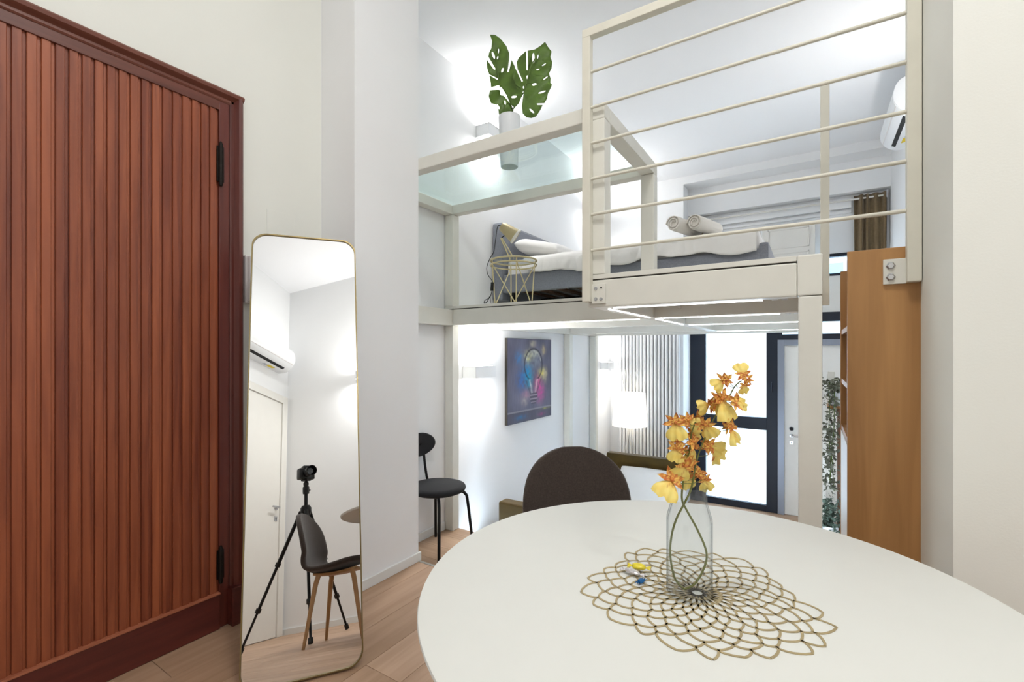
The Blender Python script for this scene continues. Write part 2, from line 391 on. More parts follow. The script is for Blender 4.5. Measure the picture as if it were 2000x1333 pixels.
MB().lathe([(0, .026), (.02, .024), (.022, .018)], (q.x, YB2, q.z), 16, (0, -1, 0)).build('lock_core', 'darkslot', lk, True)
h_ = MB(); h_.lathe([(0, .012), (.022, .01), (.025, 0)], (q.x, YB2, q.z - .09), 16, (0, -1, 0)); h_.tube([(q.x, YB2 - .005, q.z - .09), (q.x, YB2 - .045, q.z - .09), (q.x + .02, YB2 - .055, q.z - .09), (q.x + .12, YB2 - .055, q.z - .09)], .008); h_.build('handle', 'chrome', d2, True)
k_ = bx('keyhole_plate', 'chrome', d2, q.x - .022, q.x + .022, YB2 - .006, YB2, q.z - .20, q.z - .155, bev=.003); bx('keyhole', 'darkslot', k_, q.x - .005, q.x + .005, YB2 - .0075, YB2 - .005, q.z - .19, q.z - .165)
# building across the street
fb = thing('facing_building', 'pale building with blue windows seen through the narrow panes', 'building', (0, 15, ZF))
bx('wall', 'facade', fb, -7, 9, 0, .4, -.3, 9)
for i in range(8):
    for j in range(4):
        xx = -5.6 + i * 1.85 - .15; zz = .9 + j * 2.35
        f_ = bx('window', 'alu', fb, xx, xx + .95, -.05, .02, zz, zz + 1.25); bx('pane', 'bluepane', f_, xx + .06, xx + .89, -.07, -.04, zz + .06, zz + 1.19)
for j in range(4): bx('ledge', 'concrete', fb, -7, 9, -.12, 0, .3 + j * 2.35, .42 + j * 2.35)
street = struct('ground_outside', 'concrete', 'pale courtyard ground outside the window', -8, 10, YB2 + .2, 20, ZF - .25, ZF - .02)

# ------------------------------------------------------------------ entrance door
d1 = thing('door_1', 'big reddish brown wooden entrance door of narrow vertical slats', None, kind='structure')
XF = XD
bx('leaf', 'door_frame', d1, XF - .05, XF - .012, .075, 1.125, .002, 2.405)
pitch = .0362; sl_ = None; ys = 1.069; n = 0; ztop = 2.345; zbot = .165
while ys - pitch > .14:
    if sl_ is None:
        m = MB()
        # flat board, chamfer, narrow bead and groove
        prof = [(0, .010), (.0015, .013), (.0235, .013), (.025, .0085), (.0265, .0065), (.0335, .0065), (.035, .003), (.0362, .003)]
        poly = [(0, 0)] + prof + [(.0362, 0)]
        m.prism(poly, zbot, ztop, lambda u, v, d: Vector((v, u, d)))
        o = m.build('slat', 'door_slat', d1); sl_ = o
    else:
        o = sl_.copy(); COL.objects.link(o)
    o.location = (XF - .012, ys - pitch, 0); ys -= pitch; n += 1
ylo = ys
bx('top_rail', 'door_rail', d1, XF - .012, XF + .006, ylo, 1.069, 2.345, 2.40, bev=.002)
bx('stile', 'door_frame', d1, XF - .012, XF + .006, 1.069, 1.111, .003, 2.40, bev=.002)
bx('stile', 'door_frame', d1, XF - .012, XF + .006, .11, ylo, .02, 2.40, bev=.002)
bx('kick_board', 'door_kick', d1, XF - .012, XF + .014, ylo, 1.069, .002, .158, bev=.003)
bx('kick_ledge', 'door_ledge', d1, XF - .012, XF + .018, ylo, 1.069, .158, .166, bev=.002)
fr = MB(); 
prof = [(1.112, -.03), (1.112, .008), (1.118, .013), (1.128, .013), (1.133, .02), (1.142, .033), (1.154, .036), (1.162, .03), (1.166, .016), (1.166, -.03)]
fr.prism([(a, b) for a, b in prof], .175, 2.43, lambda u, v, d: Vector((XF + v, u, d))); fr.build('frame_jamb', 'door_frame', d1)
fr = MB(); fr.prism([(a + 1.274, b) for a, b in prof], .06, 1.166, lambda u, v, d: Vector((XF + v, d, u))); fr.build('frame_head', 'door_rail', d1)
fr = MB(); fr.prism([(2 * .09 - a + 1.03, b) for a, b in prof], 0, 2.43, lambda u, v, d: Vector((XF + v, u - .10, d))); fr.build('frame_jamb', 'door_frame', d1)
bx('plinth_block', 'door_kick', d1, XF - .03, XF + .045, 1.106, 1.172, 0, .175, bev=.004)
for (z0, z1) in ((2.0, 2.2), (.205, .375)):
    hg = MB(); hg.lathe([(0, z0), (.006, z0), (.0085, z0 + .012), (.0085, (z0 + z1) / 2 - .004), (.0075, (z0 + z1) / 2), (.0085, (z0 + z1) / 2 + .004), (.0085, z1 - .012), (.006, z1 - .006), (.004, z1), (0, z1)], (XF + .013, 1.072, 0), 12)
    hg.box(XF + .004, XF + .0085, 1.058, 1.088, z0 + .02, z1 - .02); hg.build('hinge', 'iron', d1, True)

# ------------------------------------------------------------------ intercom, hatch
t = thing('intercom', 'pale grey intercom handset on the wall between door frame and mirror', 'intercom', (XD, 1.215, 1.48))
bx('base', 'plasticgrey', t, 0, .028, -.042, .045, 0, .225, bev=.006)
bx('handset', 'plasticgrey', t, .026, .05, -.034, .0, .004, .222, bev=.007)
bx('button', 'plastic', t, .05, .053, -.026, -.008, .145, .163, bev=.002)
o = struct('trim_2', 'wallcream', 'faint square access hatch in the wall above the mirror', XD, XD + .003, 1.29, 1.435, 1.72, 1.955, bev=.001)

# ------------------------------------------------------------------ leaning mirror
mn = -ray(611, 917.5); mn.normalize()
mu = UP.cross(mn).normalized(); mv = mn.cross(mu)
p0 = CM + ray(691.6, 1308) * (CH / ((1308 - HY) / FPX))
MW, MH, MR = .432, 1.815, .06
mo = p0 + mu * (-.18) + mv * .008
def mpt(u, v, d): return mo + mu * u + mv * v + mn * d
def rrect(w, h, r, seg=8):
    pts = []
    for cx_, cy_, a0 in ((w / 2 - r, r, -90), (w / 2 - r, h - r, 0), (-w / 2 + r, h - r, 90), (-w / 2 + r, r, 180)):
        for k in range(seg + 1):
            a = R(a0 + 90 * k / seg); pts.append((cx_ + r * math.cos(a), cy_ + r * math.sin(a)))
    return pts
t = thing('floor_mirror', 'tall free-standing mirror with rounded corners and thin brass frame', 'mirror')
og = rrect(MW, MH, MR); ig = [(u * (MW - .009) / MW, .0045 + v * (MH - .009) / MH) for u, v in og]
m = MB(); n = len(og)
A = [[m.bm.verts.new(mpt(u, v, d)) for u, v in pp] for pp, d in ((og, -.028), (og, .006), (ig, .006), (ig, -.028))]
for a, b in ((0, 1), (1, 2), (2, 3), (3, 0)):
    for k in range(n): m.bm.faces.new((A[a][k], A[a][(k + 1) % n], A[b][(k + 1) % n], A[b][k]))
m.build('frame', 'brass', t, True, ang=35)
m = MB(); m.prism([(u * .998, v) for u, v in ig], -.006, -.001, lambda u, v, d: mpt(u, v, d)); m.build('glass', 'mirror', t)
m = MB(); m.prism([(u * .998, v) for u, v in ig], -.027, -.0065, lambda u, v, d: mpt(u, v, d)); m.build('backing', 'blackplastic', t)
back = Vector((-mn.x, -mn.y, 0)).normalized()
fy = mpt(0, 0, -.028)
for s in (-1, 1):
    top = mpt(s * .10, 1.15, -.034); foot = Vector((top.x, top.y, .012)) + back * .16
    MB().tube([top, foot], .008, 8).build('stand_leg', 'brass', t, True)
l_ = clean([mpt(-.205, 1.22, -.03), mpt(-.212, 1.24, -.045), mpt(-.213, 1.30, -.052), mpt(-.212, 1.36, -.045), mpt(-.205, 1.38, -.03)], 5)
MB().tube(l_, .004, 8).build('side_bracket', 'brass', t, True)

# ------------------------------------------------------------------ mezzanine
K = 1.135
BT_, BB_ = 1.586, 1.46
mz = thing('mezzanine', 'cream painted steel mezzanine on square posts with glass-topped frame', 'mezzanine', (0, 0, 0))
def beam(*a, nm='beam', m='steel', bev=.006): return bx(nm, m, mz, *a, bev=bev)
def post(*a): return beam(*a, nm='post')
LX0, LX1 = XL + .005, -2.395; YM = 2.868; RX0, RX1 = -.047, .033; YE = 5.86
beam(LX1 + .001, RX0, YM, YM + .08, BB_, BT_)
beam(LX0, LX1, 2.07, YE, BB_, BT_)
PX0, PX1 = -.891, -.81
beam(PX0, RX0 - .001, 2.059, 2.139, BB_, BT_)
beam(PX0, PX1, 2.14, YM - .001, BB_, BT_)
beam(RX0, RX1, 2.141, YE, BB_, BT_)
for yy in (3.72, 5.0, 5.78): beam(LX1 + .001, RX0 - .001, yy, yy + .08, BB_, BT_)
for xx in (-.85,): beam(xx - .04, xx + .04, YM + .081, 3.719, BB_, BT_); beam(xx - .04, xx + .04, 3.801, 4.999, BB_, BT_)
beam(RX0, RX1, 2.0575, 2.140, BB_ + .001, 1.613, nm='post_cap')
post(RX0 + .003, RX1 - .001, 2.059, 2.138, ZL, BB_ - .001)
post(LX0, LX1, YM, YM + .08, ZL, BB_ - .001)
for yy in (5.0, 5.77): post(LX0, LX1, yy, yy + .08, ZF, BB_ - .001); post(RX0, RX1, yy, yy + .08, ZF, BB_ - .001)
dk = bx('deck', 'steel', mz, LX0, RX1, YM + .001, YE, 1.592, 1.613, bev=.002)
bx('deck', 'steel', mz, PX0, RX0 - .002, 2.061, YM, 1.592, 1.613, bev=.002)
bx('shadow_gap', 'gap', mz, LX1 + .01, RX0 - .01, YM + .006, YE - .02, BT_ - .001, 1.593); bx('shadow_gap', 'gap', mz, PX0 + .006, RX0 - .004, 2.066, YM, BT_ - .001, 1.593)
bx('soffit_board', 'wall', mz, LX1, RX0, YM + .08, YE - .08, 1.535, 1.548); bx('soffit_board', 'wall', mz, PX1, RX0, 2.14, YM, 1.535, 1.548)
# led strips under the beams
for (x0, x1, yy) in ((PX1 + .02, RX0 - .12, 2.146), (-.80, RX0 - .1, 2.955), (-.80, RX0 - .03, 3.81), (-.80, RX0 - .03, 5.09), (LX1 + .1, -.92, 2.955)):
    bx('led_strip', 'led', mz, x0, x1, yy - .026, yy - .017, BB_ - .0045, BB_ - .001)
for (xx, y0, y1) in ((PX1 + .004, 2.16, 2.84), (-.805, 2.97, 3.70)):
    bx('led_strip', 'led', mz, xx - .026, xx - .017, y0, y1, BB_ - .0045, BB_ - .001)
for (xx, yy) in ((RX0 - .09, 2.15), (RX0 - .07, 2.96)):
    for k in range(2): bx('strip_connector', 'plastic', mz, xx + k * .035, xx + k * .035 + .02, yy, yy + .014, BB_ - .002, BB_ + .008)
for (xx, yy) in ((PX1 + .15, YM - .002), (PX1 + .10, 3.718), (-2.34, YM + .02)):
    MB().lathe([(0, .012), (.009, .011), (.012, .004), (.012, 0)], (xx, yy, BB_ + .055), 6, (0, -1, 0)).build('bolt', 'steel', mz)
# glass-topped frame
GZ0, GZ1, GT = 2.34, 2.412, .073
beam(LX0, PX1, 2.059, 2.059 + GT, GZ0, GZ1, nm='frame_tube'); beam(LX0, PX1, YM, YM + GT, GZ0, GZ1, nm='frame_tube')
beam(LX0, LX0 + .08, 2.059 + GT, YM, GZ0, GZ1, nm='frame_tube'); beam(PX0, PX1, 2.059 + GT, YM, GZ0, GZ1, nm='frame_tube')
for (x0, y0) in ((PX0, 2.059), (PX0, YM - .005), (LX0, YM)): beam(x0, x0 + .081, y0, y0 + .081, 1.613, GZ0, nm='post')
bx('glass_pane', 'shelfglass', mz, LX0 + .02, PX1 - .02, 2.08, YM + .05, 2.4125, 2.4225)

# ------------------------------------------------------------------ railing
rl = thing('railing', 'cream steel railing with horizontal round bars along the platform edge', 'railing')
RXL0, RXL1, RXR0, RXR1, RY0, RY1 = -.905, -.866, .266, .304, 2.018, 2.057
bx('post', 'rail', rl, RXL0, RXL1, RY0, RY1, 1.484, 2.715, bev=.003); bx('post', 'rail', rl, RXR0, RXR1, RY0, RY1, 1.484, 2.715, bev=.003)
bx('top_rail', 'rail', rl, RXL0, RXR1, RY0, RY1, 2.715, 2.753, bev=.003)
for k in range(6):
    z = 1.724 + k * .1663; MB().tube([(RXL1 - .001, (RY0 + RY1) / 2, z), (RXR0 + .001, (RY0 + RY1) / 2, z)], .0072, 10).build('bar', 'rail', rl, True)
pl1 = bx('bracket_plate', 'steel', rl, RXL1 - .002, -.802, 2.047, 2.0575, 1.475, 1.566, bev=.002)
for (xx, zz) in ((-.848, 1.546), (-.848, 1.497), (-.822, 1.495)): MB().lathe([(0, .006), (.006, .006), (.0075, .002), (.0085, .002), (.0085, 0)], (xx, 2.047, zz), 8, (0, -1, 0)).build('bolt', 'chrome', pl1)
MB().lathe([(0, .001), (.0045, .001)], (-.821, 2.0465, 1.548), 10, (0, -1, 0)).build('bolt_hole', 'darkslot', pl1)
pl2 = bx('bracket_plate', 'steel', rl, .206, RXR0 + .002, 2.046, 2.056, 1.482, 1.568, bev=.002)
for zz in (1.545, 1.506): MB().lathe([(0, .009), (.0085, .009), (.010, .004), (.0135, .002), (.0135, 0)], (.226, 2.046, zz), 6, (0, -1, 0)).build('bolt', 'chrome', pl2)
sp = thing('railing_post', 'single cream post of the side railing behind the corner post', 'post')
bx('tube', 'rail', sp, .035, .073, 2.80, 2.838, 1.484, 2.60, bev=.003)
bx('fixing_plate', 'rail', sp, .0335, .036, 2.79, 2.85, 1.49, 1.60, bev=.001)

# ------------------------------------------------------------------ bookcase
bc = thing('bookcase', 'plywood bookcase with open shelves standing below the railing end', 'bookcase', (0, 0, 0))
bx('side_panel', 'ply', bc, .106, .42, 2.058, 2.078, ZL, 1.609, bev=.002); bx('side_panel', 'ply', bc, .106, .42, 2.54, 2.56, ZL, 1.609, bev=.002)
bx('back_panel', 'ply', bc, .405, .42, 2.078, 2.54, ZL, 1.605); 
for z in (1.347, 1.133, .93): bx('shelf', 'ply', bc, .11, .405, 2.078, 2.54, z - .02, z, bev=.001)
bx('cupboard_door', 'white_paint', bc, .108, .124, 2.08, 2.538, ZL + .06, .905, bev=.002)
bx('plinth', 'ply', bc, .12, .405, 2.078, 2.54, ZL, ZL + .055)

# ------------------------------------------------------------------ wall lamps
def wall_lamp(label, loc, along, out, L_, D_, H_, pw_, glow=None):
    t = thing('wall_lamp', label, 'wall lamp', loc, group=None)
    a, o_ = Vector(along), Vector(out)
    c = o_ * (D_ / 2)
    MB().obox(c, a * (L_ / 2), o_ * (D_ / 2), (0, 0, H_ / 2), bev=.003).build('body', 'plastic', t)
    for s in (1, -1):
        MB().obox(c + Vector((0, 0, s * (H_ / 2 + .0008))), a * (L_ / 2 - .02), o_ * (D_ / 2 - .02), (0, 0, .0012)).build('diffuser', 'lampdiff', t)
        rot = Vector((0, 0, s)).to_track_quat('-Z', 'Y').to_euler() if False else ((math.pi, 0, 0) if s > 0 else (0, 0, 0))
        area_light('bulb_light', c + Vector((0, 0, s * (H_ / 2 + .01))), rot, .1, .06, pw_, (1, .985, .965), t)
    return t
WLP = 7.0
wall_lamp('white box wall lamp glowing beside the bulb painting', (XL, 3.245, 1.08), (0, 1, 0), (1, 0, 0), .29, .14, .10, WLP)
wall_lamp('white box wall lamp glowing near the floor lamp', (XL, 6.24, 1.06), (0, 1, 0), (1, 0, 0), .22, .12, .095, WLP * .3)
wall_lamp('white box wall lamp glowing behind the monstera', (XL, 3.42, 3.18), (0, 1, 0), (1, 0, 0), .27, .14, .10, WLP * .75)
wall_lamp('white box wall lamp behind the rail post above the bed', (XL, 5.72, 3.12), (0, 1, 0), (1, 0, 0), .22, .12, .095, 9.5)
wall_lamp('white box wall lamp glowing at the mirror edge', cp + dR * 1.05 + Vector((0, 0, 2.60)), dR, dW, .22, .12, .095, 11.5)
cl = thing('added_fill_lamp', 'added unseen round fill lamp brightening the dining area', 'ceiling lamp', (-.2, .55, ZC2))  # out-of-view lamp added to brighten the dining area
MB().lathe([(0, -.001), (.34, -.001), (.34, -.05), (.32, -.055)], (0, 0, 0), 40).build('rim', 'plastic', cl, True)
MB().lathe([(.318, -.054), (.2, -.066), (0, -.07)], (0, 0, 0), 40).build('diffuser', 'lampdiff', cl, True)
area_light('bulb_light', (0, 0, -.085), (0, 0, 0), .5, .5, 23, (1, .99, .97), cl)
wall_lamp('added white box fill lamp brightening the loft, hidden behind the cream pier', (XR, 4.25, 2.40), (0, 1, 0), (-1, 0, 0), .29, .14, .10, 7.5)  # extra hidden lamp, added to lift the loft ceiling and back wall

# ------------------------------------------------------------------ picture
t = thing('canvas_print', 'square canvas of a colourful light bulb on slate grey hung on the left wall', 'picture')
y0, y1, z0, z1 = 3.74, 4.63, .545, 1.385
xo = XL + .032
bx('canvas_block', 'gap', t, XL + .001, xo, y0, y1, z0, z1, bev=.002)
m = MB(); N = 110
vs = m.grid(lambda u, v: (xo + .0012, y0 + .002 + u * (y1 - y0 - .004), z0 + .002 + v * (z1 - z0 - .004)), N, N)
o = m.build('print', 'print', t)
def mixc(a, b, f): f = max(0, min(1, f)); return tuple(p + (q - p) * f for p, q in zip(a, b))
def blob(u, v, cu, cv, su, sv): return math.exp(-(((u - cu) / su) ** 2 + ((v - cv) / sv) ** 2))
def paint(u, v):
    nz = noise.noise(Vector((u * 5, v * 5, 1))); n2 = noise.noise(Vector((u * 22, v * 22, 4))); n3 = noise.noise(Vector((u * 60, v * 9, 2)))
    c = mixc((.105, .105, .165), (.22, .22, .31), .5 + nz * .5 + n3 * .25 + (.25 - v) * .3)
    c = mixc(c, (.05, .05, .07), .6 * max(0, (abs(u - .5) - .38) * 4))
    w = n2 * .6 + .55
    cu = .56
    for (a, b, su, sv, col, st) in ((.24, .77, .07, .07, (.05, .25, .60), 1.1), (.30, .50, .10, .12, (.05, .20, .60), 1), (.42, .60, .10, .12, (.02, .30, .65), 1.3), (.46, .50, .07, .10, (.02, .42, .62), 1.1), (.76, .57, .08, .06, (.80, .72, .18), 1.2), (.84, .55, .05, .08, (.78, .70, .45), .9), (.66, .44, .08, .09, (.78, .16, .38), 1.25), (.72, .33, .09, .10, (.72, .10, .42), 1.1), (.40, .33, .09, .05, (.65, .30, .42), .7), (.36, .25, .07, .05, (.75, .65, .6), .5), (.80, .86, .05, .06, (.72, .58, .30), .9), (.55, .94, .06, .035, (.75, .66, .45), .9), (.62, .73, .10, .08, (.34, .40, .48), .8), (.44, .78, .09, .08, (.70, .66, .32), .9), (.58, .82, .10, .04, (.74, .76, .62), .8), (.28, .06, .12, .03, (.05, .28, .62), 1), (.85, .115, .10, .012, (.65, .68, .20), 1.1), (.75, .05, .08, .02, (.70, .12, .42), .8)):
        c = mixc(c, col, blob(u, v, a, b, su, sv) * w * st * 1.15)
    # bulb outline
    du, dv = (u - cu) / .205, (v - .68) / .20; r = math.hypot(du, dv)
    if v > .50: 
        c = mixc(c, (.03, .03, .05), .85 * math.exp(-((r - 1) / .06) ** 2)); c = mixc(c, (.75, .76, .66), .75 * math.exp(-((r - .86) / .05) ** 2) * (v > .72) * w)
    elif v > .33:
        hw = .075 + (v - .33) / .17 * .10
        c = mixc(c, (.82, .80, .78), .75 * math.exp(-((abs(u - cu) - hw * .5) / .018) ** 2) * w); c = mixc(c, (.04, .04, .06), .5 * math.exp(-((abs(u - cu) - hw) / .014) ** 2))
    if .20 < v < .335 and abs(u - cu) < .085 - max(0, .26 - v) * .6:
        c = mixc(c, (.09, .08, .12), .75); c = mixc(c, (.55, .48, .58), .55 * (math.sin(v * 150) > .35))
    if abs(v - .135 - .0) < .008: c = mixc(c, (.36, .36, .40), .6)
    if v < .125: c = mixc(c, (.05, .05, .07), .45)
    return c
cl_ = o.data.color_attributes.new('col', 'FLOAT_COLOR', 'POINT')
for i, v in enumerate(o.data.vertices):
    u_, v_ = (v.co.y - y0) / (y1 - y0), (v.co.z - z0) / (z1 - z0); cl_.data[i].color = (*paint(u_, v_), 1)

# ------------------------------------------------------------------ dining table, chairs
TX, TY, TR = -.204, 1.055, .588
t = thing('dining_table', 'round white dining table in the foreground', 'table', (TX, TY, 0))
MB().lathe([(0, .75), (TR - .006, .75), (TR - .0015, .7485), (TR, .745), (TR - .004, .735), (TR - .03, .722), (0, .722)], (0, 0, 0), 128).build('table_top', 'table_white', t, True)
MB().lathe([(0, .722), (.11, .722), (.11, .715), (.045, .70), (.04, .60), (.04, .12), (.06, .06), (.22, .022), (.25, .012), (.25, 0), (0, 0)], (0, 0, 0), 40).build('pedestal', 'white_paint', t, True)

def dining_chair(label, loc, rz):
    t = thing('dining_chair', label, 'chair', loc, rz, 'brown shell chairs at the dining table')
    prof = clean([(.215, .445), (.20, .462), (.12, .462), (.02, .448), (-.09, .440), (-.155, .455), (-.195, .51), (-.215, .59), (-.232, .68), (-.250, .77), (-.262, .83), (-.267, .856)], 4)
    prof = [Vector((a, b, 0)) if not isinstance(a, Vector) else a for a, b in [(p[0], p[1]) for p in prof]]
    n = len(prof) - 1
    def half(i):
        y, z = prof[i][0], prof[i][1]
        if z > .60 : return .222 * max(0.02, 1 - ((z - .60) / .258) ** 3.0) ** .5
        if y > .02: return .222 * max(.02, 1 - ((y - .02) / .2) ** 3.2 * .42) if y > .02 else .222
        return .222
    m = MB()
    def fn(u, v):
        i = round(v * n); y, z = prof[i][0], prof[i][1]; s = (u - .5) * 2; w = half(i)
        bk = max(0, min(1, (z - .46) / .12)); dish = s * s
        k2 = (w / .222) ** 2; return (s * w, y + bk * dish * .055 * k2, z + (1 - bk) * dish * .022)
    m.grid(fn, 12, n)
    m.build('shell', 'fab_brown', t, True, sub=1, solid=.034, off=0, ang=180)
    m = MB(); m.grid(lambda u, v: ((u - .5) * .30, .16 - v * .29, .424 + .01 * ((u - .5) * 2) ** 2 - .012 * math.sin(v * math.pi)), 6, 6); m.build('seat_base', 'legwood', t, True, solid=.012, off=-1)
    for sx in (-1, 1):
        for sy in (-1, 1):
            MB().tube([(sx * .135, .015 + sy * .11, .425), (sx * .15, .015 + sy * .128, .36), (sx * .205, .015 + sy * .185, 0)], [.017, .0165, .010], 12).build('leg', 'legwood', t, True)
    return t
dining_chair('brown fabric shell chair at the table nearest the camera, seen in the mirror', (-.225, .365, 0), R(-14))
fx, fy_ = -.79, 1.74
dining_chair('brown fabric shell chair behind the table, facing the vase', (-.675, 1.575, 0), math.atan2(-(.64), -.77) if False else R(180 + 39))

# ------------------------------------------------------------------ black cafe chair
t = thing('cafe_chair', 'small black chair with oval back on the landing beside the pier', 'chair', (-2.255, 2.53, ZL), R(-90))
MB().lathe([(0, .425), (.17, .425), (.198, .437), (.205, .452), (.198, .466), (.17, .475), (0, .478)], (0, 0, 0), 40).build('seat', 'fab_black', t, True, ang=180)
m = MB()
def fb_(u, v):
    a = v * 2 * math.pi; r = u; x = math.cos(a) * .148 * r; z = .738 + math.sin(a) * .088 * r; return (x, -.178 + .9 * x * x * 1.4, z)
m = MB(); 
ring = []
for r in (0.001, .5, .85, 1):
    ring.append([m.bm.verts.new(fb_(r, k / 28)) for k in range(28)])
for a, b in zip(ring, ring[1:]):
    for k in range(28): m.bm.faces.new((a[k], a[(k + 1) % 28], b[(k + 1) % 28], b[k]))
m.build('backrest', 'fab_black', t, True, sub=1, solid=.03, ang=180)
for sx in (-1, 1):
    MB().tube(clean([(sx * .055, -.185, .74), (sx * .065, -.185, .62), (sx * .08, -.165, .46), (sx * .09, -.12, .428)], 4), .0095, 8).build('back_post', 'blackmetal', t, True)
    for sy in (-1, 1):
        MB().tube(clean([(sx * .03, sy * .03, .42), (sx * .11, sy * .11, .417), (sx * .142, sy * .142, .395), (sx * .155, sy * .155, .33), (sx * .185, sy * .18, 0)], 5), .0105, 8).build('leg', 'blackmetal', t, True)

# ------------------------------------------------------------------ tripod and camera
AXX, AXY = .075, -.115
t = thing('tripod', 'black camera tripod reflected in the mirror behind the chair', 'tripod', (AXX, AXY, 0))
MB().tube([(0, 0, .70), (0, 0, 1.10)], .014, 12).build('centre_column', 'blackmetal', t, True)
m = MB(); m.lathe([(0, .90), (.03, .90), (.042, .93), (.042, .965), (.03, .985), (0, .985)], (0, 0, 0), 20); m.build('shoulder', 'blackmetal', t, True)
hd = MB(); hd.lathe([(0, 1.08), (.024, 1.08), (.026, 1.10), (.026, 1.135), (.018, 1.145), (.021, 1.155), (.021, 1.17), (.012, 1.18), (.012, 1.187), (0, 1.187)], (0, 0, 0), 20); hdo = hd.build('ball_head', 'blackplastic', t, True)
MB().tube([(.024, 0, 1.115), (.05, 0, 1.115)], .008, 8).build('knob', 'blackplastic', hdo, True)
MB().box(-.03, .03, -.028, .028, 1.187, 1.199, bev=.002).build('quick_plate', 'blackmetal', t)
for a in (140, 256, 8):
    ca, sa = math.cos(R(a)), math.sin(R(a)); rr_ = .47 if a != 140 else .40
    f = lambda s: (ca * (.04 + (rr_ - .04) * s), sa * (.04 + (rr_ - .04) * s), .945 - .935 * s)
    lg = MB(); lg.tube([f(0), f(.4)], .0145, 10); lg.tube([f(.4), f(.72)], .0115, 10); lg.tube([f(.72), f(.985)], .009, 10); lo = lg.build('leg', 'blackmetal', t, True)
    for s in (.4, .72): MB().tube([f(s - .012), f(s + .018)], .02, 10).build('clamp', 'blackplastic', lo, True)
    MB().tube([f(.965), f(1.0)], .017, 10).build('rubber_foot', 'blackplastic', lo, True)
cmr = thing('camera_body', 'black camera with wide lens standing on the tripod', 'camera', (AXX, AXY, 1.199), YAW)
d0 = Vector((AXX, AXY, 0)).length
m = MB(); m.box(-.066, .066, -.028, .022, 0, .09, bev=.008); m.box(-.03, .03, -.032, .024, .085, .115, bev=.008); m.build('body', 'blackplastic', cmr, True)
MB().box(-.072, -.044, -.02, .045, .002, .088, bev=.01).build('grip', 'blackplastic', cmr, True)
lz = CH - 1.199
tip = d0 - .02
m = MB(); m.lathe([(0, .02), (.034, .02), (.036, .03), (.037, .055), (.040, .058), (.040, .085), (.037, .09), (.039, tip - .02), (.043, tip), (.040, tip), (.036, tip - .025), (0, tip - .03)], (0, 0, lz), 32, (0, 1, 0)); ln = m.build('lens', 'blackmetal', cmr, True)
MB().lathe([(.036, tip - .024), (.02, tip - .015), (0, tip - .012)], (0, 0, lz), 28, (0, 1, 0)).build('front_element', 'lensglass', ln, True)

# ------------------------------------------------------------------ white door and air conditioner on the rear dining wall (seen in the mirror)
d3 = thing('door_3', 'white interior door with handle reflected in the mirror', None, tuple(cp), math.atan2(dW.y, dW.x), kind='structure')
# local x along the wall from the corner, local -y into the room (dR = +local? )
sgn = 1 if (Matrix.Rotation(math.atan2(dW.y, dW.x), 3, 'Z') @ Vector((0, 1, 0))).dot(dR) > 0 else -1
def lbox(nm, m, par, x0, x1, o0, o1, z0, z1, bev=.003):
    a, b = sorted((sgn * o0, sgn * o1)); return bx(nm, m, par, x0, x1, a, b, z0, z1, bev=bev)
DX0, DX1, DZ = .125, .95, 2.45
lbox('frame', 'white_paint', d3, DX0 - .09, DX0, 0, .03, 0, DZ + .09); lbox('frame', 'white_paint', d3, DX1, DX1 + .09, 0, .03, 0, DZ + .09); lbox('frame', 'white_paint', d3, DX0, DX1, 0, .03, DZ, DZ + .09)
lbox('leaf', 'white_paint', d3, DX0 + .003, DX1 - .003, -.01, .016, .006, DZ - .003, .002)
HZ = 1.235
m = MB(); m.lathe([(0, .01), (.024, .008), (.026, 0)], (DX0 + .06, sgn * .016, HZ), 20, (0, sgn, 0)); m.tube([(DX0 + .06, sgn * .018, HZ), (DX0 + .06, sgn * .062, HZ), (DX0 + .08, sgn * .068, HZ), (DX0 + .18, sgn * .068, HZ)], .009, 10); m.build('handle', 'chrome', d3, True)
kp = lbox('keyhole_plate', 'chrome', d3, DX0 + .037, DX0 + .083, .016, .022, 1.10, 1.147); lbox('keyhole', 'darkslot', kp, DX0 + .055, DX0 + .065, .022, .0235, 1.11, 1.135, 0)

def air_con(label, loc, rz, L_=.80):
    # local: length along x, back on y=0, front towards -y, z up
    t = thing('air_conditioner', label, 'air conditioner', loc, rz)
    prof = [(0, 0), (-.09, -.012), (-.155, .02), (-.20, .075), (-.215, .14), (-.20, .225), (-.16, .275), (-.09, .29), (0, .29)]
    pp = [(p[0], p[1]) for p in clean([(a, b, 0) for a, b in prof], 4)]
    m = MB(); m.prism(pp, -L_ / 2 + .012, L_ / 2 - .012, lambda u, v, d: Vector((d, u, v))); m.build('body', 'plastic', t, True, ang=60)
    for s in (-1, 1):
        m = MB(); m.prism([(a * .985 - .001, .145 + (b - .145) * .97) for a, b in pp], s * (L_ / 2 - .012), s * L_ / 2, lambda u, v, d: Vector((d, u, v))); m.build('end_cap', 'plastic', t, True, ang=60)
    m = MB(); m.obox((0, -.128, .004), (L_ / 2 - .10, 0, 0), (0, -.014, .0065), (0, .001, -.004)); m.build('air_outlet', 'darkslot', t)
    m = MB(); m.obox((0, -.197, .062), (L_ / 2 - .02, 0, 0), (0, -.001, .002), (0, -.002, .001)); m.build('panel_seam', 'plasticgrey', t)
    m = MB(); m.obox((-L_ / 2 + .25, -.062, -.0105), (.055, 0, 0), (0, .022, .003), (0, 0, .001)); m.build('yellow_label', 'yellowlabel', t)
    m = MB(); m.obox((-L_ / 2 + .34, -.055, -.0095), (.025, 0, 0), (0, .02, .0028), (0, 0, .001)); m.build('grey_label', 'greylabel', t)
    return t
wr = math.atan2(dR.y, dR.x)
ac_c = cp + dW * .58 + Vector((0, 0, 2.82))
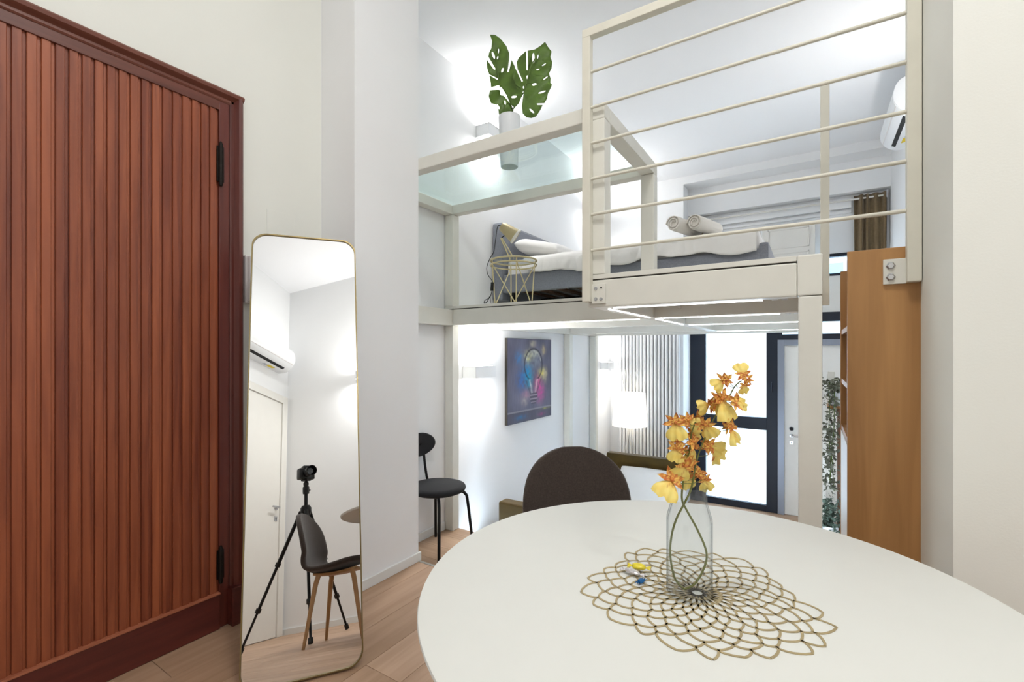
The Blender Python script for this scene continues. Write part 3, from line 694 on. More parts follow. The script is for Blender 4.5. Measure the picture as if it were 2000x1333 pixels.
air_con('white wall air conditioner reflected in the mirror above the white door', tuple(ac_c), math.atan2(-dW.y, -dW.x) + (math.pi if sgn < 0 else 0))
air_con('white wall air conditioner on the loft wall behind the railing', (XR - .001, 5.22, 3.15), R(-90), .86)

# ------------------------------------------------------------------ bed on the loft
DZK = 1.613
b = thing('bed', 'grey upholstered bed on the loft deck', 'bed', (0, 0, 0))
BY0, BY1, BX0, BX1 = 3.55, 4.98, -2.36, -.29
bx('headboard', 'bedgrey', b, XL + .012, BX0, BY0 - .03, BY1 + .03, 1.72, 2.43, bev=.02)
bx('side_rail', 'bedgrey', b, BX0, BX1, BY0 - .02, BY0 + .04, 1.785, 1.947, bev=.012); bx('side_rail', 'bedgrey', b, BX0, BX1, BY1 - .04, BY1 + .02, 1.785, 1.947, bev=.012)
bx('foot_rail', 'bedgrey', b, BX1 - .01, BX1 + .05, BY0 - .022, BY1 + .022, 1.785, 1.985, bev=.02)
for k in range(11): bx('bed_slat', 'slatwood', b, BX0 + .1 + k * .18, BX0 + .16 + k * .18, BY0 + .04, BY1 - .04, 1.80, 1.815)
bx('centre_beam', 'blackmetal', b, BX0, BX1, 4.24, 4.29, 1.77, 1.80)
for xx in (BX0 + .05, BX1 - .06):
    for yy in (BY0 + .02, BY1 - .06): bx('leg', 'blackmetal', b, xx, xx + .04, yy, yy + .04, DZK, 1.785)
bx('leg', 'blackmetal', b, -1.3, -1.26, 4.245, 4.285, DZK, 1.77)
def cushion(name, mname, parent, c, sx, sy, sz, puff=1, seed=0, nu=14, sub=1):
    m = MB()
    for side in (1, -1):
        def fn(u, v):
            x = (u - .5) * 2; y = (v - .5) * 2
            e = max(0, (1 - abs(x) ** 4) * (1 - abs(y) ** 4)) ** .45
            nz = noise.noise(Vector((x * 2.2 + seed, y * 2.2, side))) * .12
            pin = 1 - .06 * (abs(x) * abs(y)) ** 2
            return (c[0] + x * sx * pin, c[1] + y * sy * pin, c[2] + side * sz * e * (1 + nz))
        m.grid(fn, nu, nu)
    bmesh.ops.remove_doubles(m.bm, verts=m.bm.verts, dist=.0008)
    return m.build(name, mname, parent, True, sub=sub, ang=180)
mt = MB()
def matt(u, v):
    return None
m = MB(); m.box(BX0 + .02, BX1 - .005, BY0 + .012, BY1 - .012, 1.83, 2.085, bev=.045); m.build('mattress', 'linen', b, True, ang=180)
# white sheet hanging over the near side with soft folds
m = MB()
def sheet(u, v):
    x = BX0 + .22 + u * (BX1 - BX0 - .24)
    f = .013 * math.sin(x * 31 + 3 * math.sin(x * 7)) * v * (.4 + .6 * abs(noise.noise(Vector((x * 2.3, 0, 7))) * 2)) + .012 * noise.noise(Vector((x * 6, v * 2, 3)))
    prof = [(.9, 2.098), (.5, 2.102), (.12, 2.100), (.03, 2.092), (.0, 2.06), (-.012, 2.0), (-.02, 1.935 + .018 * math.sin(x * 5.2) + .01 * math.sin(x * 17))]
    p = v * (len(prof) - 1); k = min(int(p), len(prof) - 2); w = p - k
    dy = prof[k][0] * (1 - w) + prof[k + 1][0] * w; z = prof[k][1] * (1 - w) + prof[k + 1][1] * w
    return (x, BY0 + dy * 1.4 - .016 * (v > .6) - abs(f) * (v > .6), z + f * .4)
m.grid(sheet, 150, 22); m.build('sheet', 'linen', b, True, solid=.006, off=1, ang=180)
o = cushion('pillow', 'linen', None, (0, 0, 0), .345, .25, .075, seed=3)
o.rotation_euler = (R(-8), R(-62), R(0)); o.rotation_euler = (0, R(-38), R(90)); o.location = (-2.06, 3.90, 2.23)
o.location = (-2.08, 3.93, 2.19); o.rotation_euler = (R(14), 0, R(90)); tag(o, 'white pillow leaning on the grey headboard of the loft bed', 'pillow')
o2 = o.copy(); COL.objects.link(o2); o2.location = (-2.08, 4.645, 2.19); tag(o2, 'second white pillow at the far side of the loft bed', 'pillow')
for k, (px, py, lab) in enumerate(((1338, 449, 'rolled white towel on the bed, left of the pair'), (1378, 447, 'rolled white towel on the bed, right of the pair'))):
    q = at_plane(px, py, 2, 2.145); 
    tw = thing('towel_roll', lab, 'towel', (q.x, q.y, 2.106), R(74), 'rolled towels on the loft bed')
    r0 = .056
    sp_ = [(math.cos(a) * (r0 - .0042 * a / 1.57), math.sin(a) * (r0 - .0042 * a / 1.57)) for a in [i_ * .35 for i_ in range(44)]]
    m = MB(); rows = []
    for d in (-.17, -.16, .16, .17): rows.append([m.bm.verts.new((d, u * (.97 if abs(d) > .165 else 1), r0 + v * (.97 if abs(d) > .165 else 1))) for u, v in sp_])
    for a, b_ in zip(rows, rows[1:]):
        for i_ in range(len(sp_) - 1): m.bm.faces.new((a[i_], a[i_ + 1], b_[i_ + 1], b_[i_]))
    m.build('roll', 'towel', tw, True, solid=.006, ang=180)
    MB().lathe([(0, -.155), (r0 - .007, -.155), (r0 - .007, .155), (0, .155)], (0, 0, r0), 24, (1, 0, 0)).build('core', 'towel', tw, True)

# ------------------------------------------------------------------ wire side table and bedside lamp
q0 = at_plane(1003, 560, 1, 3.15); SX, SY = q0.x, 3.15
ST = at_plane(1003, 510, 1, SY).z
t = thing('wire_side_table', 'round pale gold wire side table beside the bed', 'side table', (SX, SY, DZK))
hgt = ST - DZK; rad = 45 * (Vector((SX, SY, 0)).dot(FW)) / FPX
circ = lambda r, z, n=40: [(r * math.cos(k * 2 * math.pi / n), r * math.sin(k * 2 * math.pi / n), z) for k in range(n)]
MB().tube(circ(rad, hgt), .007, 8, closed=True).build('top_ring', 'goldwire', t, True)
MB().tube(circ(rad, hgt - .035), .006, 8, closed=True).build('lower_ring', 'goldwire', t, True)
MB().lathe([(0, hgt - .003), (rad - .004, hgt - .003), (rad - .004, hgt + .002), (0, hgt + .002)], (0, 0, 0), 40).build('glass_top', 'windowglass', t, True)
for k in range(4):
    a = R(k * 90 + 40); a2 = R(k * 90 + 130)
    MB().tube([(rad * .93 * math.cos(a), rad * .93 * math.sin(a), hgt - .003), (rad * .80 * math.cos(a), rad * .80 * math.sin(a), 0)], .005, 8).build('leg', 'goldwire', t, True)
    MB().tube([(rad * .93 * math.cos(a), rad * .93 * math.sin(a), hgt - .03), (rad * .80 * math.cos(a2), rad * .80 * math.sin(a2), .004)], .0045, 8).build('brace', 'goldwire', t, True)
t = thing('bedside_lamp', 'brass desk lamp with tilted cone shade on the wire table', 'lamp', (SX, SY, DZK + hgt + .003))
dpt = Vector((SX, SY, 0)).dot(FW)
def lp(px, py): return at_depth(px, py, dpt) - Vector((SX, SY, DZK + hgt + .003))
bs = lp(1003, 503); 
MB().tube([lp(995, 509) + FW * k_ for k_ in (-.06, .06)], .005, 8).build('foot_bar', 'goldwire', t, True)
for dx in (0, 8): MB().tube([lp(996 + dx, 506), lp(978 + dx * .25, 465)], .005, 8).build('arm', 'goldwire', t, True)
MB().tube([lp(978, 466), lp(988, 458)], .004, 8).build('pivot', 'iron', t, True)
a_, b_ = lp(980, 442) , lp(1008, 463)
ax = (b_ - a_); Ln = ax.length
MB().lathe([(0, -.006), (.03, -.004), (.036, .002), (.062, Ln), (.059, Ln), (.033, .010), (0, .008)], a_, 28, ax).build('shade', 'goldshade', t, True)
MB().lathe([(.058, Ln - .002), (0, Ln - .02)], a_, 28, ax).build('inner_reflector', 'bedlampwhite', t, True)
MB().lathe([(.0615, Ln - .012), (.064, Ln - .010), (.064, Ln + .002), (.058, Ln + .002)], a_, 28, ax).build('white_rim', 'bedlampwhite', t, True)
cab = [lp(x, y) - FW * .02 for x, y in ((979, 441), (972, 445), (968, 470), (965, 492), (957, 507), (951, 523), (953, 537), (961, 549), (962, 556))]
cb_ = MB().tube(clean(cab, 5), .003, 6).build('cable', 'blackplastic', t, True)
MB().tube([lp(962, 553) - FW * .02, lp(961, 569) - FW * .02], .013, 8).build('switch', 'blackplastic', t, True)
MB().tube(clean([lp(x, y) - FW * .02 for x, y in ((961, 569), (957, 582), (948, 587), (946, 593), (952, 590), (957, 580), (958, 592))], 5), .003, 6).build('cable_end', 'blackplastic', t, True)

# ------------------------------------------------------------------ potted monstera on the glass
PP = at_plane(995, 327, 2, 2.4235); pd = PP.dot(FW) if False else (PP - CM).dot(FW)
t = thing('potted_monstera', 'white pot with big monstera leaves on the glass shelf', 'plant', tuple(PP))
MB().lathe([(0, .001), (.054, .001), (.056, .006), (.069, .315), (.069, .32), (.064, .32), (.062, .29), (0, .285)], (0, 0, 0), 40).build('pot', 'pot', t, True)
MB().lathe([(0, .296), (.06, .294)], (0, 0, 0), 24).build('soil', 'soil', t, True)
sc5 = .27
def ell(cx_, cy_, a, b_, rot, n=12):
    c, s = math.cos(R(rot)), math.sin(R(rot)); return [(cx_ + a * math.cos(k * 2 * math.pi / n) * c - b_ * math.sin(k * 2 * math.pi / n) * s, cy_ + a * math.cos(k * 2 * math.pi / n) * s + b_ * math.sin(k * 2 * math.pi / n) * c) for k in range(n)]
def leaf_mesh(name, outer, holes, cen, tilt, parent, depth):
    cu = bpy.data.curves.new('tmp', 'CURVE'); cu.dimensions = '2D'; cu.fill_mode = 'BOTH'
    for pts in [outer] + holes:
        s = cu.splines.new('POLY'); s.points.add(len(pts) - 1); s.use_cyclic_u = True
        for p, (a, b_) in zip(s.points, pts): p.co = (a, -b_, 0, 1)
    ob = bpy.data.objects.new('tmp', cu); COL.objects.link(ob); dg = bpy.context.evaluated_depsgraph_get(); dg.update()
    me = bpy.data.meshes.new_from_object(ob.evaluated_get(dg)); bpy.data.objects.remove(ob); bpy.data.curves.remove(cu)
    m = MB(); m.bm.from_mesh(me); bpy.data.meshes.remove(me)
    bmesh.ops.remove_doubles(m.bm, verts=m.bm.verts, dist=.01)
    for _ in range(3):
        es = [e for e in m.bm.edges if e.calc_length() > 26]
        if es: bmesh.ops.subdivide_edges(m.bm, edges=es, cuts=1)
        bmesh.ops.triangulate(m.bm, faces=m.bm.faces)
    for v in m.bm.verts:
        zx, zy = v.co.x, -v.co.y
        px, py = 800 + zx * sc5, 40 + zy * sc5
        dx, dy = (zx - cen[0]) / 200, (zy - cen[1]) / 300
        d = depth + tilt[0] * dx + tilt[1] * dy - .05 * dx * dx + .006 * math.sin(zy * .035 + zx * .03)
        v.co = at_depth(px, py, d) - PP
    return m.build(name, 'leaf', parent, True, solid=.0015, ang=180)
OR = [(835, 228), (843, 222), (846, 360), (856, 362), (855, 219), (905, 210), (945, 185), (980, 155), (1000, 190), (1027, 225), (1018, 265), (1032, 300), (1027, 345), (1008, 385), (1020, 420), (1018, 452), (1030, 465), (1018, 495), (1000, 530), (995, 565), (975, 598), (920, 600), (922, 612), (962, 612), (945, 650), (915, 695), (880, 707), (845, 700), (818, 672), (812, 620), (820, 560), (826, 520), (805, 490), (770, 470), (745, 420), (757, 330), (812, 445), (820, 440), (780, 350), (775, 300), (790, 270)]
HR = [ell(895, 272, 10, 38, 0), ell(928, 262, 5, 16, 10), ell(972, 320, 18, 5, -35), ell(928, 355, 12, 6, -15), ell(852, 413, 6, 16, -5), ell(902, 463, 18, 9, -15), ell(982, 418, 22, 5, -38), ell(958, 519, 30, 7, -18), ell(884, 655, 24, 8, 45), ell(824, 484, 4, 10, 0), ell(779, 488, 14, 4, 40)]
OL = [(582, 103), (620, 105), (658, 132), (700, 185), (720, 235), (722, 270), (708, 375), (718, 372), (738, 285), (760, 330), (775, 390), (800, 450), (822, 500), (815, 540), (790, 600), (760, 632), (730, 610), (722, 590), (700, 540), (665, 485), (655, 480), (655, 470), (640, 470), (590, 485), (583, 432), (575, 395), (636, 430), (637, 420), (575, 390), (560, 345), (557, 282), (612, 358), (622, 352), (570, 262), (575, 235), (592, 200), (597, 150)]
HL = [ell(606, 252, 9, 28, -20), ell(643, 222, 5, 18, 5), ell(637, 270, 5, 12, 10), ell(672, 360, 8, 18, 20), ell(755, 553, 20, 9, -8)]
OB = [(580, 505), (648, 500), (658, 540), (680, 545), (720, 590), (745, 630), (750, 660), (735, 690), (650, 700), (640, 640), (625, 608), (590, 600), (572, 550)]
HB = [ell(640, 625, 8, 20, -30), ell(690, 595, 6, 16, -10), ell(748, 632, 5, 10, -40)]
leaf_mesh('leaf', OR, HR, (830, 510), (.06, -.02), t, pd - .02)
leaf_mesh('leaf', OL, HL, (655, 470), (-.05, .0), t, pd + .04)
leaf_mesh('leaf', OB, HB, (650, 560), (.03, .03), t, pd + .02)
for pts, dd in (([(700, 690), (750, 640), (790, 580), (826, 520)], -.01), ([(655, 705), (655, 620), (655, 540), (652, 470), (640, 400), (625, 280)], .035), ([(690, 700), (690, 640), (680, 590)], .02), ([(826, 515), (850, 440), (880, 330), (940, 220)], -.028)):
    l_ = [at_depth(800 + a * sc5, 40 + b_ * sc5, pd + dd) - PP for a, b_ in pts]
    if pts[0][1] > 680: l_ = [Vector((l_[0].x * .3, l_[0].y * .3, .29))] + l_
    MB().tube(clean(l_, 4), .0035, 6).build('stalk', 'leafstem', t, True)

# ------------------------------------------------------------------ vase with orchids
VB = at_plane(1346, 1158, 2, .7545); vd = (VB - CM).dot(FW); upx = vd / FPX
t = thing('glass_vase', 'clear glass bottle vase on the placemat', 'vase', tuple(VB))
ro = 42.5 * upx; rn = 33 * upx
prof = [(0, 0), (ro * .94, 0), (ro, .004), (ro, .148), (ro * .985, .156), (rn * 1.02, .186), (rn, .192), (rn, .216), (rn * 1.03, .219), (rn * 1.0, .2205), (rn * .94, .219), (rn * .93, .192), (rn * .95, .184), (ro * .93, .154), (ro * .95, .147), (ro * .95, .010)]
MB().lathe(prof, (0, 0, 0), 64).build('bottle', 'vaseglass', t, True, ang=50)
YEL, ORG, RED = (.88, .64, .14), (.82, .38, .06), (.48, .10, .02)
def colmesh(m, name, parent, colf):
    o = m.build(name, 'petal', parent, True, ang=180); ca = o.data.color_attributes.new('col', 'FLOAT_COLOR', 'POINT')
    for i_, v in enumerate(o.data.vertices): ca.data[i_].color = (*colf(v.co), 1)
    return o
def blossom(parent, px, py, dd, size, ang, org, seed):
    c = at_depth(px, py, vd + dd); rnd = random.Random(seed); s = size * upx * 1.12
    nrm = (-FW + RT * rnd.uniform(-.7, .7) + UP * rnd.uniform(-.4, .6)).normalized()
    dn = (RT * math.sin(R(ang)) - UP * math.cos(R(ang))); dn = (dn - nrm * dn.dot(nrm)).normalized(); sd = nrm.cross(dn)
    # sepals: five narrow wavy petals
    m = MB()
    for k in range(5):
        a = R(180 + (k - 2) * 52 + rnd.uniform(-8, 8)); d_ = dn * math.cos(a) + sd * math.sin(a); w_ = nrm.cross(d_); L_ = s * rnd.uniform(.55, .75)
        def fn(u, v):
            w = math.sin(min(1, v * 1.02 + .06) * math.pi) ** .7 * .13 * s; x = (u - .5) * 2
            return c + d_ * (L_ * v) + w_ * (w * x) + nrm * (s * (.10 * math.sin(v * 5 + k) * v + .03 * x * x) + .003)
        m.grid(fn, 4, 8)
    bmesh.ops.translate(m.bm, verts=m.bm.verts, vec=-VB)
    def cf(p):
        n_ = noise.noise(Vector(p) * 330); return mixc(ORG, RED, .5 + n_ * 1.6) if n_ > -.12 else mixc(ORG, YEL, .65)
    bo = colmesh(m, 'blossom', parent, cf)
    # lip: broad ruffled two-lobed skirt
    m = MB()
    def fl_(u, v):
        x = (u - .5) * 2; w = s * (.10 + .62 * math.sin(min(1, v * 1.15) * math.pi / 2) ** 1.3) ; notch = .16 * s * max(0, 1 - abs(x) * 4) * v * v
        L2 = s * 1.0 * v * (1 - .22 * x * x) - notch
        ruf = s * .07 * math.sin(x * 9 + seed) * v * v
        return c + dn * L2 + sd * (w * x * .8) + nrm * (s * .10 * math.sin(v * 2.4) - s * .16 * x * x * v + ruf)
    if not org:
        m.grid(fl_, 14, 8); bmesh.ops.translate(m.bm, verts=m.bm.verts, vec=-VB)
        def cl2(p):
            r_ = (Vector(p) + VB - c).length / s; n_ = noise.noise(Vector(p) * 300)
            cc = mixc(YEL, (.90, .74, .22), .5 + noise.noise(Vector(p) * 90))
            return mixc(cc, ORG, .9 * max(0, 1 - r_ * 2.6)) if n_ < .35 or r_ > .5 else mixc(cc, RED, .6)
        colmesh(m, 'lip', bo, cl2)
    m = MB(); bmesh.ops.create_uvsphere(m.bm, u_segments=8, v_segments=6, radius=s * .10); bmesh.ops.translate(m.bm, verts=m.bm.verts, vec=c + nrm * s * .08 - VB)
    colmesh(m, 'column', bo, lambda p: mixc(RED, ORG, .4 + noise.noise(Vector(p) * 400)))
    return c
def spray(label, stem, flowers, dd0):
    t = thing('orchid_spray', label, 'flower', tuple(VB), group='orchid sprays in the glass vase')
    pts = [at_depth(x, y, vd + d) - VB for x, y, d in stem]
    path = clean(pts, 6)
    MB().tube(path, [.0021 if p.z < .24 else .0014 for p in path], 8).build('stem', 'stem', t, True)
    for k, (x, y, sz, an, og_) in enumerate(flowers):
        rd = random.Random(k * 13 + int(x)); dd = dd0 + rd.uniform(-.028, .028)
        c = blossom(t, x, y, dd, sz, an, og_, k + int(x)) - VB
        j = min(path, key=lambda p: (p - c).length + (0 if p.z < c.z - .004 and p.z > .20 else .06))
        mid = (j + c) / 2 + Vector((0, 0, -.004)); MB().tube(clean([j, mid, c], 4), .0008, 5).build('pedicel', 'stem', t, True)
spray('tall spray of yellow orange orchids arching right in the vase',
      [(1336, 1152, .0), (1318, 1130, .008), (1309, 1085, .01), (1312, 1045, .006), (1322, 1012, .0), (1336, 985, -.004), (1350, 955, -.004), (1358, 915, -.01), (1367, 880, -.01), (1384, 840, -.008), (1402, 805, .0), (1424, 775, .004), (1434, 757, .004), (1446, 745, .0)],
      [(1452, 733, 24, 190, 0), (1459, 742, 20, 200, 1), (1453, 752, 18, 10, 0), (1414, 744, 24, -60, 0), (1421, 742, 20, 70, 1), (1440, 782, 26, 120, 1), (1436, 790, 24, 100, 0), (1408, 780, 42, 10, 0), (1396, 788, 28, 60, 0), (1386, 790, 26, -70, 0), (1421, 833, 22, 60, 1), (1427, 838, 30, 15, 0), (1378, 830, 28, 30, 0), (1384, 868, 28, 70, 0), (1398, 880, 34, 40, 0), (1387, 872, 24, 110, 1)], -.006)
spray('short spray of yellow orange orchids leaning left in the vase',
      [(1336, 1152, .0), (1358, 1140, -.006), (1377, 1105, -.008), (1379, 1076, -.006), (1362, 1035, -.002), (1340, 995, .004), (1332, 975, .005), (1334, 945, .006), (1341, 905, .006), (1348, 875, .004), (1350, 850, .0), (1358, 825, -.004)],
      [(1320, 826, 32, 5, 0), (1318, 850, 20, 160, 1), (1344, 822, 26, 60, 0), (1362, 818, 28, 20, 1), (1352, 832, 30, -10, 1), (1322, 862, 20, 0, 1), (1322, 876, 26, -10, 0), (1350, 850, 28, 90, 0), (1352, 864, 30, 40, 1), (1350, 872, 36, 0, 0), (1336, 884, 24, 30, 1), (1346, 905, 26, -30, 1), (1338, 908, 36, -20, 0), (1318, 932, 22, 200, 1), (1312, 938, 40, -30, 0), (1363, 930, 26, 20, 1), (1366, 920, 22, 140, 1), (1376, 936, 24, 15, 0), (1346, 930, 28, 10, 0)], .004)

# ------------------------------------------------------------------ placemat
PC = Vector((-.200, 1.024, .7503))
m = MB()
def ribbon(pts, w, h):
    n = len(pts); L_ = []
    for i_ in range(n):
        a = pts[i_ - 1]; b_ = pts[(i_ + 1) % n]; tx, ty = b_[0] - a[0], b_[1] - a[1]; l = math.hypot(tx, ty) or 1; nx, ny = -ty / l, tx / l
        x, y = pts[i_]
        L_.append([m.bm.verts.new((x + nx * s * w / 2, y + ny * s * w / 2, z)) for s, z in ((-1, .0), (-1, h), (1, h), (1, .0))])
    for i_ in range(n):
        a, b_ = L_[i_], L_[(i_ + 1) % n]
        for k in range(3): m.bm.faces.new((a[k], a[k + 1], b_[k + 1], b_[k]))
rings = 10; NP = 24
def strip(pts, w, h):
    n = len(pts); L_ = []
    for i_ in range(n):
        a = pts[max(i_ - 1, 0)]; b_ = pts[min(i_ + 1, n - 1)]; tx, ty = b_[0] - a[0], b_[1] - a[1]; l = math.hypot(tx, ty) or 1; nx, ny = -ty / l, tx / l
        x, y = pts[i_]; L_.append([m.bm.verts.new((x + nx * s * w / 2, y + ny * s * w / 2, z)) for s, z in ((-1, .0), (-1, h), (1, h), (1, .0))])
    for a, b_ in zip(L_, L_[1:]):
        for k in range(3): m.bm.faces.new((a[k], a[k + 1], b_[k + 1], b_[k]))
da = 2 * math.pi / NP; nodes = {}
for ri in range(rings + 1):
    for k in range(NP):
        rn_ = random.Random(ri * 97 + k); a = (k + .5 * (ri % 2)) * da + rn_.uniform(-.2, .2) * da
        e = 1 + (.055 * math.cos(3 * a + 1.0) + .05 * math.cos(5 * a + .4)) * (ri / rings) ** 2
        r_ = (.010 + .204 * (ri / rings) ** 1.0) * e + rn_.uniform(-.006, .006) * (ri / rings) + (.008 * rn_.random() if ri == rings else 0)
        nodes[ri, k] = (r_, a)
for ri in range(1, rings + 1):
    for k in range(NP):
        rt, at_ = nodes[ri, k]
        ks = (k, (k + 1) % NP) if ri % 2 else ((k - 1) % NP, k)
        for kk, sg in zip(ks, (-1, 1)):
            rb, ab = nodes[ri - 1, kk]; dl = (ab - at_ + math.pi) % (2 * math.pi) - math.pi
            pts = []
            for j in range(9):
                u = j / 8; rr_ = rb + (rt - rb) * u; aa = at_ + dl * (1 - u) ** .62 * (1 + .18 * math.sin(u * math.pi)); pts.append((rr_ * math.cos(aa), rr_ * math.sin(aa)))
            strip(pts, .0042, .0013)
o = m.build('placemat', 'matgold', None); o.location = PC; tag(o, 'round gold cut-out placemat of leaf shapes on the white table', 'placemat')

# ------------------------------------------------------------------ sweets
def candy(name, label, px, py, L_, r_, rz, mname, z0=.7518, flat=.65):
    q = at_plane(px, py, 2, z0 + r_ * flat); t = thing(name, label, 'candy', (q.x, q.y, z0), rz, 'wrapped candies on the placemat')
    m = MB(); nz = lambda p: noise.noise(Vector(p) * 70) * .0015
    prof = [(0, -L_ / 2), (r_ * .45, -L_ / 2 * .97), (r_ * .9, -L_ / 2 * .7), (r_, 0), (r_ * .9, L_ / 2 * .7), (r_ * .45, L_ / 2 * .97), (0, L_ / 2)]
    m.lathe(prof, (0, 0, 0), 18, (1, 0, 0)); 
    bmesh.ops.subdivide_edges(m.bm, edges=m.bm.edges, cuts=1)
    for v in m.bm.verts: v.co = Vector((v.co.x, v.co.y, r_ * flat + v.co.z * flat)) + Vector((0, nz(v.co), nz(v.co * 1.3)))
    m.build('sweet', mname, t, True, ang=60)
    for s in (-1, 1):
        m = MB()
        def fn(u, v): 
            x = (u - .5) * 2; return (s * (L_ * .47 + v * L_ * .36), x * (r_ * .25 + r_ * .75 * v), r_ * flat * .9 + .0022 * math.sin(x * 7 + s) * v)
        m.grid(fn, 10, 4); m.build('twisted_end', mname, t, True, solid=.0004)
    return t
candy('candy', 'yellow wrapped candy on the placemat', 1248, 1107, .030, .0105, R(8), 'candy_yellow', .757)
candy('candy', 'silver white wrapped candy between the yellow and blue ones', 1236, 1117, .034, .0085, R(-10), 'candy_silver', .7535)
candy('candy', 'blue wrapped candy on the placemat', 1252, 1135, .016, .0065, R(70), 'candy_blue')

# ------------------------------------------------------------------ living area: sofa bed, pillow, floor lamp, radiator
sb = thing('sofa_bed', 'olive velvet sofa bed below the loft behind the brown chair', 'sofa bed', (0, 0, 0))
q1 = at_plane(973, 980, 0, -2.2); q2 = at_plane(1184, 884, 0, -2.2)
AZ = (q1.z + q2.z) / 2
bx('arm', 'velvet', sb, -2.2, -1.2, q1.y, q1.y + .12, ZF + .05, q1.z, bev=.018); bx('arm', 'velvet', sb, -2.2, -1.28, q2.y, q2.y + .12, ZF + .05, q2.z, bev=.018)
bx('backrest', 'velvet', sb, XL + .05, -2.21, q1.y, q2.y + .12, ZF + .05, -.36, bev=.03)
bx('base', 'velvet', sb, -2.205, -1.1, q1.y + .12, q2.y, ZF + .05, ZF + .12, bev=.02)
bx('mattress', 'linen', sb, -2.2, -1.08, q1.y + .13, q2.y - .01, ZF + .12, ZF + .24, bev=.04)
for xx in (-2.1, -1.2):
    for yy in (q1.y + .03, q2.y + .04): bx('foot', 'blackmetal', sb, xx, xx + .05, yy, yy + .05, ZF, ZF + .06)
qp = at_plane(1275, 945, 1, q2.y - .16)
o = cushion('pillow', 'linen', None, (0, 0, 0), .42, .26, .10, seed=9); o.location = (qp.x - .02, q2.y - .16, at_plane(1275, 917, 1, q2.y - .16).z - .25); o.rotation_euler = (R(72), 0, 0); tag(o, 'white pillow propped against the far olive arm of the sofa bed', 'pillow')
t = thing('floor_lamp', 'white floor lamp with drum shade on crossing rods', 'floor lamp', (-2.0, 6.16, ZF))
lq = at_plane(1230, 800, 1, 6.16); t.location = (lq.x, 6.16, ZF)
zt_, zb_ = at_plane(1230, 768, 1, 6.16).z - ZF, at_plane(1230, 832, 1, 6.16).z - ZF
MB().lathe([(.205, zt_), (.232, zb_), (.229, zb_), (.202, zt_), (.205, zt_)], (0, 0, 0), 40).build('shade', 'shade', t, True)
zr = at_plane(1230, 722, 1, 6.16).z - ZF
for k in range(9):
    a = k * 2 * math.pi / 9; a2 = a + 2.5
    MB().tube([(.17 * math.cos(a), .17 * math.sin(a), .004), (.02 * math.cos(a + 1.2), .02 * math.sin(a + 1.2), zb_ + .1), (.11 * math.cos(a2), .11 * math.sin(a2), zr - .04 * (k % 3))], .005, 6).build('rod', 'white_paint', t, True)
lb = bpy.data.lights.new('bulb_light', 'POINT'); lb.energy = 2.5; lb.color = (1, .96, .9); lb.shadow_soft_size = .05; lo = bpy.data.objects.new('bulb_light', lb); COL.objects.link(lo); lo.location = (0, .0, (zt_ + zb_) / 2); lo.parent = t
MB().lathe([(0, -.05), (.02, -.045), (.03, 0), (.02, .035), (.012, .05), (0, .05)], (0, 0, (zt_ + zb_) / 2 - .03), 16).build('bulb', 'lampdiff', t, True)
rd = thing('radiator', 'tall white column radiator on the back wall beside the navy window', 'radiator', (0, 0, 0))
c0 = None
NC = 17
for k in range(NC):
    xx = -2.30 + k * .0495
    if c0 is None:
        m = MB()
        for yo in (0, .045): m.tube([(0, yo, -.62), (0, yo, 1.95)], .019, 10)
        m.tube([(0, -.0, -.62), (0, .045, -.62)], .017, 10); m.tube([(0, 0, 1.95), (0, .045, 1.95)], .017, 10)
        c0 = m.build('column', 'radiator', rd, True)
    else:
        o = c0.copy(); COL.objects.link(o)
    (o if k else c0).location = (xx, 6.455, 0)
for zz in (-.58, 1.91): MB().tube([(-2.325, 6.478, zz), (-2.30 + NC * .0495 - .02, 6.478, zz)], .019, 10).build('header_pipe', 'radiator', rd, True)
for zz in (-.3, 1.6): bx('wall_bracket', 'radiator', rd, -1.95, -1.90, 6.5, 6.56, zz, zz + .04)

# ------------------------------------------------------------------ upper window dressing
def curtain(label, x0, x1, y, z0, z1, n):
    m = MB()
    m.grid(lambda u, v: (x0 + u * (x1 - x0) + .012 * math.sin(v * 3 + u * 9), y + .035 * math.sin(u * n * 2 * math.pi) * (.75 + .25 * v) + .008 * math.sin(v * 5 + u * 20), z1 - v * (z1 - z0)), n * 10, 14)
    o = m.build('curtain', 'curtain', None, True, solid=.004, ang=180); return tag(o, label, 'curtain', 'brown curtains on the window rod')
curtain('brown curtain hanging at the right end of the rod above the bookcase', .42, .725, 6.90, -.80, 3.11, 4)
curtain('brown curtain gathered at the left end of the rod behind the towels', -1.42, -1.27, 6.90, 1.80, 3.10, 3)
t = thing('curtain_rod', 'white curtain rod with end brackets above the window', 'curtain rod')
MB().tube([(XN + .02, 6.90, 3.07), (XR - .02, 6.90, 3.07)], .011, 10).build('rod', 'white_paint', t, True)
for xx in (XN + .03, XR - .035): bx('bracket', 'chrome', t, xx - .006, xx + .006, 6.86, YB2, 3.03, 3.12, bev=.003)
t = thing('window_shutter', 'white panelled shutter leaf above the loft bed foot', 'shutter')
s0, s1 = at_plane(1490, 445, 1, 6.90).x, at_plane(1592, 445, 1, 6.90).x
bx('leaf', 'white_paint', t, s0, s1, 6.80, 6.84, 1.80, 2.86, bev=.003)
for (a, b_) in ((1.9, 2.50), (2.55, 2.80)):
    for (x0, x1, z0, z1) in ((s0 + .06, s1 - .06, b_ - .018, b_), (s0 + .06, s1 - .06, a, a + .018), (s0 + .06, s0 + .078, a, b_), (s1 - .078, s1 - .06, a, b_)): bx('moulding', 'white_paint', t, x0, x1, 6.79, 6.801, z0, z1, bev=.003)

